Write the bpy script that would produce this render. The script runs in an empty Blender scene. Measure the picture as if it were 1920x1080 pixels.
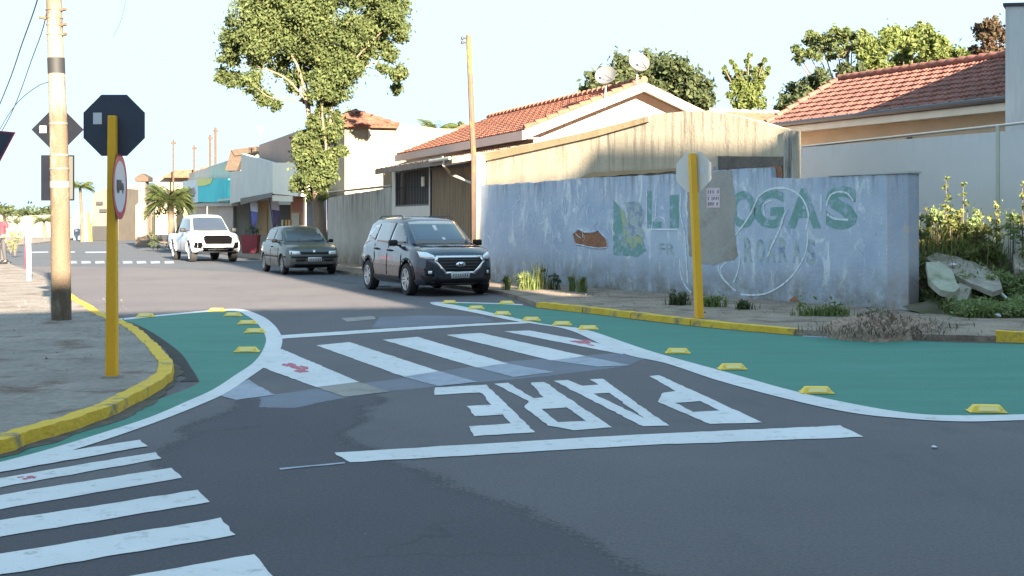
import bpy, bmesh, math, random
import numpy as np
from mathutils import Vector, Matrix
from mathutils.geometry import tessellate_polygon
from mathutils.bvhtree import BVHTree
random.seed(7); rng = np.random.default_rng(7)
sc = bpy.context.scene
COL = sc.collection
R = math.radians

# ---------------------------------------------------------------- camera, sky, sun, exposure
FPX, HY, CH = 2400.0, 418.0, 1.5          # focal length in photo pixels, horizon row, eye height
cam_d = bpy.data.cameras.new('camera'); cam = bpy.data.objects.new('camera', cam_d); COL.objects.link(cam)
cam.location = (0, 0, CH); cam.rotation_euler = (R(90), 0, 0)
cam_d.sensor_width = 36; cam_d.lens = 36 * FPX / 1920; cam_d.shift_y = -(540 - HY) / 1920
cam_d.clip_start = 0.1; cam_d.clip_end = 5000
sc.camera = cam
SUN_EL, SUN_AZ = R(16), R(160)
TANE = math.tan(SUN_EL)
SH = (math.sin(R(20)), -math.cos(R(20)))   # horizontal direction towards the sun
w = bpy.data.worlds.new('World'); sc.world = w; w.use_nodes = True
nt = w.node_tree; nt.nodes.clear()
SKY_CAP = (0.84, 1.13, 1.36)      # thin even haze: no part of the sky is brighter than this
sky = nt.nodes.new('ShaderNodeTexSky'); sky.sky_type = 'NISHITA'; sky.sun_disc = False
sky.sun_elevation = SUN_EL; sky.sun_rotation = SUN_AZ; sky.air_density = 1.2; sky.dust_density = 0.6; sky.ozone_density = 2.5
bg = nt.nodes.new('ShaderNodeBackground'); bg.inputs[1].default_value = 0.095
ow = nt.nodes.new('ShaderNodeOutputWorld')
cap = nt.nodes.new('ShaderNodeMix'); cap.data_type = 'RGBA'; cap.blend_type = 'DARKEN'; cap.inputs[0].default_value = 1
cap.inputs[7].default_value = (*SKY_CAP, 1); nt.links.new(sky.outputs[0], cap.inputs[6])
nt.links.new(cap.outputs[2], bg.inputs[0]); nt.links.new(bg.outputs[0], ow.inputs[0])
sd = bpy.data.lights.new('sun', 'SUN'); sun = bpy.data.objects.new('sun', sd); COL.objects.link(sun)
sd.energy = 3.3; sd.angle = R(0.6); sd.color = (1.0, 0.84, 0.62)
ds = Vector((SH[0] * math.cos(SUN_EL), SH[1] * math.cos(SUN_EL), math.sin(SUN_EL)))
sun.rotation_euler = ds.to_track_quat('Z', 'Y').to_euler()
sc.view_settings.view_transform = 'Standard'; sc.view_settings.look = 'None'
sc.view_settings.exposure = 3.5; sc.view_settings.gamma = 1.0
sc.view_settings.use_curve_mapping = False

# ---------------------------------------------------------------- helpers
def G(px, py, z=0.0):                     # pixel of the photo -> point on the level z
    d = FPX * (CH - z) / (py - HY)
    return Vector(((px - 960) / FPX * d, d, z))
def P(px, py, Y):                         # pixel -> point at distance Y
    return Vector(((px - 960) / FPX * Y, Y, CH + (HY - py) / FPX * Y))

def tag(o, label=None, cat=None, group=None, kind=None):
    if label: o['label'] = label
    if cat: o['category'] = cat
    if group: o['group'] = group
    if kind: o['kind'] = kind
    return o
def empty(name, loc=(0, 0, 0), rz=0.0, label=None, cat=None, group=None):
    o = bpy.data.objects.new(name, None); COL.objects.link(o)
    o.location = loc; o.rotation_euler = (0, 0, rz); o.empty_display_size = .2
    return tag(o, label, cat, group)
def copy_tree(o, parent=None):
    c = o.copy(); COL.objects.link(c)
    if parent is not None: c.parent = parent
    for ch in list(o.children): copy_tree(ch, c)
    return c

class MB:
    """collects shapes and links them as ONE mesh object"""
    def __init__(s): s.v = []; s.f = []; s.fm = []; s.mats = []; s.mi = 0
    def mat(s, m):
        if m not in s.mats: s.mats.append(m)
        s.mi = s.mats.index(m); return s
    def add(s, vs, fs):
        n = len(s.v); s.v += [tuple(v) for v in vs]
        for f in fs: s.f.append(tuple(i + n for i in f)); s.fm.append(s.mi)
        return s
    def hexa(s, p):                       # 8 points: bottom 4 ccw, top 4
        return s.add(p, [(3, 2, 1, 0), (4, 5, 6, 7), (0, 1, 5, 4), (1, 2, 6, 5), (2, 3, 7, 6), (3, 0, 4, 7)])
    def box(s, x0, x1, y0, y1, z0, z1, fr=None):
        p = [(x0, y0, z0), (x1, y0, z0), (x1, y1, z0), (x0, y1, z0), (x0, y0, z1), (x1, y0, z1), (x1, y1, z1), (x0, y1, z1)]
        if fr: p = [fr(*q) for q in p]
        return s.hexa(p)
    def bbox(s, x0, x1, y0, y1, z0, z1, b=.01, fr=None):   # box with chamfered edges
        bm = bmesh.new(); bmesh.ops.create_cube(bm, size=1)
        for v in bm.verts: v.co = Vector(((x0 + x1) / 2 + v.co.x * (x1 - x0), (y0 + y1) / 2 + v.co.y * (y1 - y0), (z0 + z1) / 2 + v.co.z * (z1 - z0)))
        bmesh.ops.bevel(bm, geom=bm.edges[:], offset=b, segments=2, affect='EDGES', profile=.5)
        bm.verts.index_update()
        vs = [fr(*v.co) if fr else tuple(v.co) for v in bm.verts]; fs = [[v.index for v in f.verts] for f in bm.faces]
        bm.free(); return s.add(vs, fs)
    def prism(s, pts, d):                 # planar outline (3d pts) pushed by vector d
        n = len(pts); d = Vector(d); pts = [Vector(p) for p in pts]
        tr = tessellate_polygon([pts]); vs = pts + [p + d for p in pts]
        fs = [tuple(t) for t in tr] + [tuple(i + n for i in reversed(t)) for t in tr]
        fs += [(i, (i + 1) % n, (i + 1) % n + n, i + n) for i in range(n)]
        return s.add(vs, fs)
    def flat(s, loops):                   # planar polygon with holes
        loops = [[Vector(p) for p in l] for l in loops]
        tr = tessellate_polygon(loops); return s.add([p for l in loops for p in l], [tuple(t) for t in tr])
    def tube(s, pts, rad, n=8, cap=True):
        pts = [Vector(p) for p in pts]; rs = rad if isinstance(rad, (list, tuple)) else [rad] * len(pts)
        vs = []; fs = []; up = None
        for i, p in enumerate(pts):
            t = (pts[min(i + 1, len(pts) - 1)] - pts[max(i - 1, 0)]).normalized()
            if up is None: up = t.orthogonal().normalized()
            up = (up - t * up.dot(t)); up = up.normalized() if up.length > 1e-6 else t.orthogonal().normalized()
            b = t.cross(up)
            for k in range(n):
                a = 2 * math.pi * k / n; vs.append(p + (up * math.cos(a) + b * math.sin(a)) * rs[i])
        for i in range(len(pts) - 1):
            for k in range(n): fs.append((i * n + k, i * n + (k + 1) % n, (i + 1) * n + (k + 1) % n, (i + 1) * n + k))
        if cap: fs.append(tuple(range(n - 1, -1, -1))); fs.append(tuple((len(pts) - 1) * n + k for k in range(n)))
        return s.add(vs, fs)
    def lathe(s, prof, n=24, fr=None, axis='z'):   # prof: (r, h)
        vs = []; fs = []
        for r, h in prof:
            for k in range(n):
                a = 2 * math.pi * k / n; x, y = r * math.cos(a), r * math.sin(a)
                q = (x, y, h) if axis == 'z' else ((x, h, y) if axis == 'y' else (h, x, y))
                vs.append(fr(*q) if fr else q)
        for i in range(len(prof) - 1):
            for k in range(n): fs.append((i * n + k, i * n + (k + 1) % n, (i + 1) * n + (k + 1) % n, (i + 1) * n + k))
        return s.add(vs, fs)
    def build(s, name, mat=None, parent=None, smooth=None, loc=None, fixn=True):
        me = bpy.data.meshes.new(name); me.from_pydata(s.v, [], s.f)
        ms = s.mats if s.mats else ([mat] if mat else [])
        for m in ms: me.materials.append(m)
        if s.mats and len(s.mats) > 1: me.polygons.foreach_set('material_index', s.fm)
        if fixn:
            bm = bmesh.new(); bm.from_mesh(me); bmesh.ops.recalc_face_normals(bm, faces=bm.faces[:]); bm.to_mesh(me); bm.free()
        if smooth is not None:
            me.polygons.foreach_set('use_smooth', [True] * len(me.polygons))
            me.update(); me.set_sharp_from_angle(angle=R(smooth))
        me.update()
        o = bpy.data.objects.new(name, me); COL.objects.link(o)
        if parent is not None: o.parent = parent
        if loc is not None: o.location = loc
        return o

def frame(o, u, n):                       # local (a,b,z) -> world
    o = Vector(o); u = Vector(u); n = Vector(n)
    return lambda a, b, z=0.0: o + u * a + n * b + Vector((0, 0, z))

# ---------------------------------------------------------------- materials
def ramp_mix(nt, fac, a, b):
    m = nt.nodes.new('ShaderNodeMix'); m.data_type = 'RGBA'
    if isinstance(fac, float): m.inputs[0].default_value = fac
    else: nt.links.new(fac, m.inputs[0])
    for k, c in ((6, a), (7, b)):
        if isinstance(c, (tuple, list)): m.inputs[k].default_value = (*c[:3], 1)
        else: nt.links.new(c, m.inputs[k])
    return m.outputs[2]
def noise(nt, co, scale, detail=4, rough=.6, stretch=None, lo=0.0, hi=1.0, dist=0.0):
    if stretch:
        mp = nt.nodes.new('ShaderNodeMapping'); mp.inputs['Scale'].default_value = stretch
        nt.links.new(co, mp.inputs[0]); co = mp.outputs[0]
    n = nt.nodes.new('ShaderNodeTexNoise'); n.inputs['Scale'].default_value = scale
    n.inputs['Detail'].default_value = detail; n.inputs['Roughness'].default_value = rough; n.inputs['Distortion'].default_value = dist
    nt.links.new(co, n.inputs['Vector'])
    if (lo, hi) == (0.0, 1.0): return n.outputs[0]
    r = nt.nodes.new('ShaderNodeMapRange'); r.inputs[1].default_value = lo; r.inputs[2].default_value = hi
    r.clamp = True; nt.links.new(n.outputs[0], r.inputs[0]); return r.outputs[0]
def math_node(nt, op, a, b=None, clamp=False):
    m = nt.nodes.new('ShaderNodeMath'); m.operation = op; m.use_clamp = clamp
    for i, x in enumerate((a, b)):
        if x is None: continue
        if isinstance(x, (int, float)): m.inputs[i].default_value = x
        else: nt.links.new(x, m.inputs[i])
    return m.outputs[0]
MATS = {}
def new_mat(name):
    m = bpy.data.materials.new(name); m.use_nodes = True
    nt = m.node_tree; b = nt.nodes['Principled BSDF']
    tc = nt.nodes.new('ShaderNodeTexCoord'); MATS[name] = m
    return m, nt, b, tc.outputs['Object']
def bump(nt, b, h, strength=.3, dist=.02):
    n = nt.nodes.new('ShaderNodeBump'); n.inputs['Strength'].default_value = strength; n.inputs['Distance'].default_value = dist
    nt.links.new(h, n.inputs['Height']); nt.links.new(n.outputs[0], b.inputs['Normal'])
def mottle(name, c1, c2, scale=2.0, c3=None, s3=.6, lo3=.55, hi3=.7, fine=.25, rough=.85, bmp=.3, fs=60, metal=0.0, stretch=None, spec=.3, coat=0.0):
    """two tones mixed by noise, an optional third in patches, fine grain on top"""
    m, nt, b, co = new_mat(name)
    c = ramp_mix(nt, noise(nt, co, scale, 5, lo=.3, hi=.7, stretch=stretch), c1, c2)
    if c3: c = ramp_mix(nt, noise(nt, co, s3, 6, .65, lo=lo3, hi=hi3, stretch=stretch), c, c3)
    g = noise(nt, co, fs, 3)
    k = math_node(nt, 'ADD', math_node(nt, 'MULTIPLY', g, fine * 2), 1 - fine)
    mm = nt.nodes.new('ShaderNodeVectorMath'); mm.operation = 'SCALE'
    nt.links.new(c, mm.inputs[0]); nt.links.new(k, mm.inputs['Scale'])
    nt.links.new(mm.outputs[0], b.inputs['Base Color'])
    b.inputs['Roughness'].default_value = rough; b.inputs['Metallic'].default_value = metal
    b.inputs['Specular IOR Level'].default_value = spec
    b.inputs['Coat Weight'].default_value = coat; b.inputs['Coat Roughness'].default_value = .05
    if bmp: bump(nt, b, g, bmp)
    return m
def plain(name, c, rough=.5, metal=0.0, spec=.5, coat=0.0, emit=None):
    return mottle(name, c, tuple(x * .88 for x in c), 1.5, fine=.05, rough=rough, metal=metal, bmp=0, spec=spec, coat=coat)

def asphalt(name, c1, c2, c3, stain=.35):
    m, nt, b, co = new_mat(name)
    c = ramp_mix(nt, noise(nt, co, .35, 6, .6, lo=.35, hi=.65), c1, c2)
    c = ramp_mix(nt, noise(nt, co, 1.3, 8, .7, lo=.55, hi=.75, stretch=(1, .45, 1)), c, c3)
    drip = noise(nt, co, 2.6, 4, .6, lo=.68, hi=.76); c = ramp_mix(nt, math_node(nt, 'MULTIPLY', drip, stain), c, tuple(x * .45 for x in c1))
    v = nt.nodes.new('ShaderNodeTexVoronoi'); v.feature = 'DISTANCE_TO_EDGE'; v.inputs['Scale'].default_value = .28
    wp = nt.nodes.new('ShaderNodeVectorMath'); wp.operation = 'ADD'; nz = nt.nodes.new('ShaderNodeTexNoise'); nz.inputs['Scale'].default_value = 1.6; nz.inputs['Detail'].default_value = 6
    nt.links.new(co, nz.inputs['Vector']); nt.links.new(co, wp.inputs[0]); nt.links.new(nz.outputs['Color'], wp.inputs[1]); nt.links.new(wp.outputs[0], v.inputs['Vector'])
    cr = nt.nodes.new('ShaderNodeMapRange'); cr.inputs[1].default_value = .0; cr.inputs[2].default_value = .006; cr.inputs[3].default_value = 1; cr.inputs[4].default_value = 0; nt.links.new(v.outputs[0], cr.inputs[0])
    gate = noise(nt, co, .3, 3, lo=.5, hi=.58); c = ramp_mix(nt, math_node(nt, 'MULTIPLY', math_node(nt, 'MULTIPLY', cr.outputs[0], gate), .4), c, (.03, .03, .032))
    g = noise(nt, co, 48, 5, .85, lo=.3, hi=.7); k = math_node(nt, 'ADD', math_node(nt, 'MULTIPLY', g, .62), .69)
    mm = nt.nodes.new('ShaderNodeVectorMath'); mm.operation = 'SCALE'; nt.links.new(c, mm.inputs[0]); nt.links.new(k, mm.inputs['Scale'])
    nt.links.new(mm.outputs[0], b.inputs['Base Color']); b.inputs['Roughness'].default_value = .85; b.inputs['Specular IOR Level'].default_value = .3
    bump(nt, b, g, .6, .01); return m
M_asph = asphalt('asphalt', (.108, .100, .112), (.128, .119, .128), (.09, .086, .097))
M_asph_new = asphalt('fresh_asphalt', (.068, .065, .079), (.082, .078, .091), (.066, .066, .076), .25)
M_asph_shade = mottle('far_shade_asphalt', (.075, .08, .095), (.09, .095, .11), .3, fine=.25, rough=.8, bmp=.3, fs=60)
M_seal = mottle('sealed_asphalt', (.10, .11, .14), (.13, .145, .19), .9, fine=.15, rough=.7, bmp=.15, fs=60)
M_dirt = mottle('dirt_pavement', (.20, .15, .12), (.29, .235, .19), 1.2, (.12, .095, .075), 1.7, .5, .66, fine=.6, rough=.95, bmp=.8, fs=25)
M_walk = mottle('worn_concrete', (.17, .15, .135), (.25, .22, .2), 1.1, (.12, .085, .07), 1.6, .53, .66, fine=.45, rough=.95, bmp=1.0, fs=14)
M_green = mottle('green_road_paint', (.034, .155, .118), (.046, .19, .15), .7, (.055, .18, .16), 1.6, .5, .75, fine=.3, rough=.75, bmp=.35, fs=60, stretch=(.6, 3, 1))
M_yel = mottle('yellow_kerb_paint', (.52, .33, .03), (.62, .42, .05), 3, (.22, .17, .1), 3.0, .54, .66, fine=.25, rough=.8, bmp=.6, fs=22)
def paint_mat(name, c, under, lo, hi, sc_=7.0):
    m, nt, b, co = new_mat(name)
    worn = noise(nt, co, sc_, 10, .8, lo=lo, hi=hi)
    chips = noise(nt, co, 38, 4, .8, lo=.66, hi=.72); worn = math_node(nt, 'MAXIMUM', worn, math_node(nt, 'MULTIPLY', chips, .6))
    tyre = noise(nt, co, .9, 4, .6, stretch=(1.2, .25, 1), lo=.5, hi=.75)
    tint = ramp_mix(nt, noise(nt, co, .8, 4, lo=.3, hi=.7), c, tuple(x * .86 for x in c))
    grit = noise(nt, co, 110, 2, lo=.25, hi=.9)
    cc = ramp_mix(nt, math_node(nt, 'MULTIPLY', grit, .3), tint, tuple(x * .6 for x in c))
    cc = ramp_mix(nt, math_node(nt, 'MULTIPLY', tyre, .3), cc, tuple(x * .5 for x in c))
    nt.links.new(ramp_mix(nt, worn, cc, under), b.inputs['Base Color'])
    b.inputs['Roughness'].default_value = .75; bump(nt, b, grit, .25)
    return m
M_white = paint_mat('white_road_paint', (.60, .60, .62), (.15, .15, .16), .55, .70)
M_white_worn = paint_mat('worn_white_road_paint', (.3, .33, .40), (.1, .11, .14), .5, .75, 3.0)
M_white_tan = paint_mat('dusty_white_paint_and_sun', (.27, .25, .23), (.1, .1, .11), .48, .7, 3.0)
M_red = paint_mat('red_spilt_paint', (.42, .10, .15), (.5, .5, .52), .56, .66, 9.0)
M_grass_d = mottle('soil_with_weeds', (.12, .105, .07), (.19, .155, .115), 1.5, (.08, .10, .045), 1.8, .45, .6, fine=.4, rough=1, bmp=1, fs=18)

# ---------------------------------------------------------------- ground, road, pavements
ZS = .5
def sheet(name, loops, mat, z, dens=None):
    z = z * ZS if z > 0 else z
    mb = MB(); mb.flat([[(p[0], p[1], z) for p in l] for l in loops])
    o = mb.build(name, mat); tag(o, kind='structure')
    for p in o.data.polygons:
        if p.normal.z < 0: p.flip()
    return o
sheet('ground', [[(-1500, -600), (1500, -600), (1500, 3000), (-1500, 3000)]], M_grass_d, -.06)
sheet('road', [[(-160, -60), (120, -60), (120, 260), (-160, 260)]], M_asph, 0)
UX, UY = -math.sin(R(20.2)), math.cos(R(20.2))       # away along the street
NX, NY = math.cos(R(20.2)), math.sin(R(20.2))        # to the right, into the plots
A0 = Vector((-.97, 31.9, 0))
S = frame(A0, (UX, UY, 0), (NX, NY, 0))               # street frame: a away, b into the plots
def St(px, b=0.0):                                    # photo column -> a on the line b of the street frame
    r = (px - 960) / FPX; ox = A0.x + NX * b; oy = A0.y + NY * b
    return (r * oy - ox) / (UX - r * UY)
def Sz(py, a, b=0.0): return CH + (HY - py) / FPX * (A0.y + UY * a + NY * b)

def px_list(l, s=1.0, ox=0, oy=0): return [(ox + x / s, oy + y / s) for x, y in l]
def gl(l, z=0.0): return [G(x, y, z) for x, y in l]
def smooth_line(pts, k=6):            # Catmull-Rom through 2d/3d points
    pts = [Vector(p) for p in pts]; out = []
    for i in range(len(pts) - 1):
        p0, p1, p2, p3 = pts[max(i - 1, 0)], pts[i], pts[i + 1], pts[min(i + 2, len(pts) - 1)]
        for j in range(k):
            t = j / k
            out.append(.5 * ((2 * p1) + (p2 - p0) * t + (2 * p0 - 5 * p1 + 4 * p2 - p3) * t * t + (3 * p1 - p0 - 3 * p2 + p3) * t ** 3))
    out.append(pts[-1]); return out

kerbR_px = [(1008, 577), (1070, 584), (1140, 592), (1220, 602), (1300, 611), (1400, 621), (1510, 630)]
kerbR = smooth_line(gl(kerbR_px), 5)
edgeR = gl([(1600, 634), (1700, 637.5), (1800, 640.5), (1920, 643), (2100, 648)])
far_st = [S(150, -2.0), S(60, -2.0), S(22, -2.0), S(5, -1.7), S(-2.5, -1.25), S(-5.2, -1.12), G(975, 564)]
pav_r = far_st + kerbR + edgeR + [Vector((60, 14, 0)), Vector((60, 220, 0))]
def slab(name, line, mat, z1, z0=-.05):
    mb = MB(); mb.prism([(p[0], p[1], z0) for p in line], (0, 0, z1 - z0)); return tag(mb.build(name, mat), kind='structure')
slab('pavement', pav_r, M_dirt, .08)
kerbL_px = [(-420, 930), (-200, 893), (0, 850), (50, 832), (125, 810), (210, 777), (280, 740), (312, 718), (320, 705), (316, 692), (295, 665), (265, 635), (232, 615), (190, 598), (165, 581), (140, 566), (95, 532), (60, 515), (20, 500)]
kerbL = smooth_line(gl(kerbL_px), 5)
pav_l = kerbL + [Vector((-30, 75, 0)), Vector((-60, 200, 0)), Vector((-120, 200, 0)), Vector((-120, 6, 0)), Vector((-12, 6, 0))]
slab('pavement', pav_l, M_walk, .085)

def strip_between(name, la, lb, z0, z1, mat):        # raised kerb from two lines
    mb = MB(); n = len(la)
    vs = []
    for a, b in zip(la, lb):
        j = random.uniform(-.006, .008)
        vs += [(a[0], a[1], z0), (a[0] + (b[0] - a[0]) * .08, a[1] + (b[1] - a[1]) * .08, z1 + j - .0), (b[0], b[1], z1 + j), (b[0], b[1], z0)]
    fs = []
    for i in range(n - 1):
        for k in range(4): fs.append((i * 4 + k, i * 4 + (k + 1) % 4, (i + 1) * 4 + (k + 1) % 4, (i + 1) * 4 + k))
    fs += [(0, 1, 2, 3), tuple((n - 1) * 4 + k for k in (3, 2, 1, 0))]
    mb.add(vs, fs); return tag(mb.build(name, mat), kind='structure')
def offset(line, d):
    out = []
    for i, p in enumerate(line):
        t = (Vector(line[min(i + 1, len(line) - 1)]) - Vector(line[max(i - 1, 0)])); t.z = 0; t.normalize()
        out.append(Vector((p[0] - t.y * d, p[1] + t.x * d, p[2])))
    return out
def resample(line, step):
    out = [Vector(line[0])]
    for a, b in zip(line[:-1], line[1:]):
        a = Vector(a); b = Vector(b); n = max(1, int((b - a).length / step))
        for i in range(1, n + 1): out.append(a.lerp(b, i / n))
    return out
kl = resample(kerbL[:-12], .12)
jit = [Vector((p.x + random.uniform(-.012, .012), p.y + random.uniform(-.012, .012), 0)) for p in kl]
strip_between('kerb', offset(jit, -.04), offset(jit, .11), -.02, .092, M_yel)
kr = resample(kerbR, .12)
jit = [Vector((p.x + random.uniform(-.01, .01), p.y + random.uniform(-.01, .01), 0)) for p in kr]
_a, _b = offset(jit, -.04), offset(jit, .15)
for i0 in range(0, len(jit) - 3, 9):
    i1 = min(i0 + 10, len(jit)); ea = [p.copy() for p in _a[i0:i1]]; eb = [p.copy() for p in _b[i0:i1]]
    if len(ea) < 3: continue
    ea[-1] = ea[-2].lerp(ea[-1], .85); eb[-1] = eb[-2].lerp(eb[-1], .85); strip_between('kerb', ea, eb, -.02, .10 if i0 < len(jit) * .62 else .088, M_yel)
kr2 = resample(gl([(1868, 642.5), (1960, 645), (2100, 649)]), .2)
strip_between('kerb', kr2, offset(kr2, .2), -.02, .14, M_yel)

# dirt swept along the kerbs, and grit
M_gdirt = mottle('gutter_dirt', (.07, .06, .05), (.13, .11, .09), 6, fine=.5, rough=1, bmp=.6, fs=40)
def gutter(line, side, z, wmin=.03, wmax=.16, o0=.03):
    l = resample(line, .09); w_ = .08; a, b = [], []
    for i, p in enumerate(l):
        w_ = min(wmax, max(wmin, w_ + random.uniform(-.035, .035))); t = l[min(i + 1, len(l) - 1)] - l[max(i - 1, 0)]; t.z = 0; t.normalize(); n = Vector((-t.y, t.x, 0)) * side
        a.append(p + n * o0); b.append(p + n * (o0 + w_))
    mb = MB(); n = len(a); mb.add([(p.x, p.y, z) for p in a] + [(p.x, p.y, z) for p in b], [(i, i + 1, i + 1 + n, i + n) for i in range(n - 1)])
    o = tag(mb.build('gutter_dirt', M_gdirt, fixn=False), kind='structure')
    for p in o.data.polygons:
        if p.normal.z < 0: p.flip()
gutter(kerbL[:-4], -1, .007); gutter(kerbR, -1, .007, .02, .07); gutter(edgeR, -1, .007, .03, .2, 0)
def grit(n, box, z, smin, smax, mat, test=None):
    vs, fs = [], []; k = 0
    while k < n:
        x, y = random.uniform(*box[0]), random.uniform(*box[1])
        if test and not test(x, y): k += 1; continue
        s_ = random.uniform(smin, smax); b0 = len(vs)
        vs += [(x + random.uniform(-1, 1) * s_, y + random.uniform(-1, 1) * s_, z) for _ in range(3)] + [(x, y, z + s_ * random.uniform(.4, 1))]
        fs += [(b0, b0 + 1, b0 + 3), (b0 + 1, b0 + 2, b0 + 3), (b0 + 2, b0, b0 + 3)]; k += 1
    mb = MB(); mb.add(vs, fs); return tag(mb.build('grit', mat), kind='stuff')
M_grit = mottle('grit_stones', (.12, .11, .10), (.32, .29, .26), 9, fine=.3, bmp=0)
grit(1500, ((1.0, 9.0), (16.5, 27)), .079, .008, .03, M_grit, lambda x, y: (x - 2.2) * .12 + y > 20.1 - max(0, x - 4.9) * .9 and y < 20.6 + (6.5 - x) * 1.45 and x < 8)
grit(900, ((-9.5, -3.9), (8.5, 24)), .089, .006, .022, M_grit, lambda x, y: x < -4.2 - max(0, 9.5 - y) * .8 - max(0, y - 15.0) * .35)
grit(260, ((-6, 8), (6, 24)), .001, .005, .014, M_grit)

# asphalt patches and a painted far shade whose edges blend into the older surface
def soften(m):
    m = m.copy(); nt = m.node_tree; b = nt.nodes['Principled BSDF']; out = nt.nodes['Material Output']
    at = nt.nodes.new('ShaderNodeAttribute'); at.attribute_name = 'edge'; tc = nt.nodes.new('ShaderNodeTexCoord')
    n = noise(nt, tc.outputs['Object'], 1.6, 3, .5); fn_ = noise(nt, tc.outputs['Object'], 34, 3, .7); f = math_node(nt, 'ADD', at.outputs['Fac'], math_node(nt, 'ADD', math_node(nt, 'MULTIPLY', math_node(nt, 'SUBTRACT', n, .5), 1.2), math_node(nt, 'MULTIPLY', math_node(nt, 'SUBTRACT', fn_, .5), 1.6)))
    r = nt.nodes.new('ShaderNodeMapRange'); r.inputs[1].default_value = .49; r.inputs[2].default_value = .51; nt.links.new(f, r.inputs[0])
    t = nt.nodes.new('ShaderNodeBsdfTransparent'); mx = nt.nodes.new('ShaderNodeMixShader'); nt.links.new(r.outputs[0], mx.inputs[0]); nt.links.new(t.outputs[0], mx.inputs[1]); nt.links.new(b.outputs[0], mx.inputs[2]); nt.links.new(mx.outputs[0], out.inputs['Surface'])
    return m
SOFT = {}
def soft_sheet(name, loop, mat, z, fade):
    if mat.name not in SOFT: SOFT[mat.name] = soften(mat)
    l = resample([Vector((p[0], p[1], 0)) for p in loop] + [Vector((loop[0][0], loop[0][1], 0))], .3)[:-1]; n = len(l)
    area = sum(l[i].x * l[(i + 1) % n].y - l[(i + 1) % n].x * l[i].y for i in range(n)); sg = 1 if area > 0 else -1
    inn = []
    for i in range(n):
        t = l[(i + 1) % n] - l[i - 1]; t.normalize(); inn.append(l[i] + Vector((-t.y, t.x, 0)) * sg * fade)
    z *= .2; vs = [(p.x, p.y, z) for p in l] + [(p.x, p.y, z) for p in inn]; tr = tessellate_polygon([inn])
    fs = [(i, (i + 1) % n, n + (i + 1) % n, n + i) for i in range(n)] + [tuple(n + k for k in t) for t in tr]
    mb = MB(); mb.add(vs, fs); o = mb.build(name, SOFT[mat.name], fixn=False); tag(o, kind='structure')
    a = o.data.attributes.new('edge', 'FLOAT', 'POINT'); a.data.foreach_set('value', [0.0] * n + [1.0] * n)
    for p in o.data.polygons:
        if p.normal.z < 0: p.flip()
    return o
soft_sheet('road_patch_and_shade', gl([(235, 900), (300, 800), (420, 748), (560, 735), (700, 722), (760, 745), (720, 785), (700, 830), (830, 872), (1000, 935), (1180, 1010), (1330, 1090), (1500, 1400), (-900, 1400), (-900, 1000)]), M_asph_new, .0035, 0.4)
soft_sheet('road_patch_and_shade', [G(90, 500), G(270, 502), G(470, 512), G(560, 520), G(700, 540), (-.5, 31.5), (-2, 34), (-3, 44), (-28, 120), (-60, 120), (-38, 60)], M_asph_shade, .0035, 0.6)  # darker bluish colour stands in for shade further up the street
soft_sheet('road_patch_and_shade', gl(px_list([(-60, 500), (100, 480), (230, 460), (420, 440), (640, 415), (850, 375), (1250, 320), (1640, 290), (1925, 270), (1990, 300), (1870, 350), (1300, 418), (1080, 436), (865, 455), (640, 480), (400, 515), (150, 565), (-60, 560)], 2.743, 500, 560)), M_seal, .0055, 0.08)
soft_sheet('road_patch_and_shade', gl(px_list([(560, 95), (790, 85), (1130, 90), (1180, 118), (900, 138), (600, 152), (520, 148)], 2.743, 500, 560)), M_seal, .005, 0.1)

# green areas and their white borders
g_out = smooth_line(gl([(222, 598), (330, 588), (440, 579.5), (484, 590), (512, 608), (528, 632), (526, 655), (507, 680), (470, 707), (425, 737), (380, 758), (300, 790), (200, 825), (100, 856), (0, 884), (-250, 950), (-500, 1010)]), 7)
g_in = smooth_line(gl([(226, 601), (330, 590.5), (432, 583), (462, 592), (483, 608), (498, 632), (494, 655), (476, 680), (443, 703), (400, 731), (352, 753), (282, 783), (185, 815), (90, 844), (0, 868), (-250, 930), (-500, 990)]), 7)
def ribbon2(name, a, b, mat, z):
    z *= ZS; mb = MB(); n = len(a); mb.add([(p[0], p[1], z) for p in a] + [(p[0], p[1], z) for p in b], [(i, i + 1, i + 1 + n, i + n) for i in range(n - 1)])
    o = tag(mb.build(name, mat, fixn=False), kind='structure')
    for p in o.data.polygons:
        if p.normal.z < 0: p.flip()
    return o
ribbon2('white_border_line', g_out, g_in, M_white, .0115)
inner = gl([(-500, 975), (-250, 905), (0, 848), (50, 834), (125, 812), (210, 780), (290, 752), (368, 722), (370, 708), (358, 690), (340, 664), (310, 640), (275, 618), (250, 606)])
sheet('green_painted_area', [[*g_in[::-1], *gl([(232, 602)]), *smooth_line(inner[::-1], 4)][::-1]], M_green, .0075)
dk = smooth_line(gl([(246, 607), (275, 618), (310, 640), (340, 664), (358, 690), (372, 716)]), 5)
ribbon2('gutter_edge', dk, [p + Vector((-.08 - .12 * random.random(), 0, 0)) for p in dk], mottle('dark_edge', (.02, .02, .022), (.035, .034, .036), 3), .0095)  # thin dark strip along the inner edge of the green
lowR = smooth_line(gl([(806, 567.5), (817, 573), (883, 585.5), (963, 602), (1010, 609), (1069, 620), (1164, 662), (1249, 682), (1339, 712), (1463, 746), (1591, 774), (1698, 786), (1805, 791.5), (1920, 789), (2150, 783), (2500, 772)]), 6)
uppR = smooth_line(gl([(809, 567), (857, 573), (930, 589), (1003, 605), (1040, 611), (1100, 619), (1198, 652), (1254, 669), (1356, 697), (1484, 733), (1613, 761), (1719, 777), (1818, 780), (1920, 778), (2150, 772), (2500, 761)]), 6)
ribbon2('white_border_line', lowR, uppR, M_white, .0115)
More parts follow.
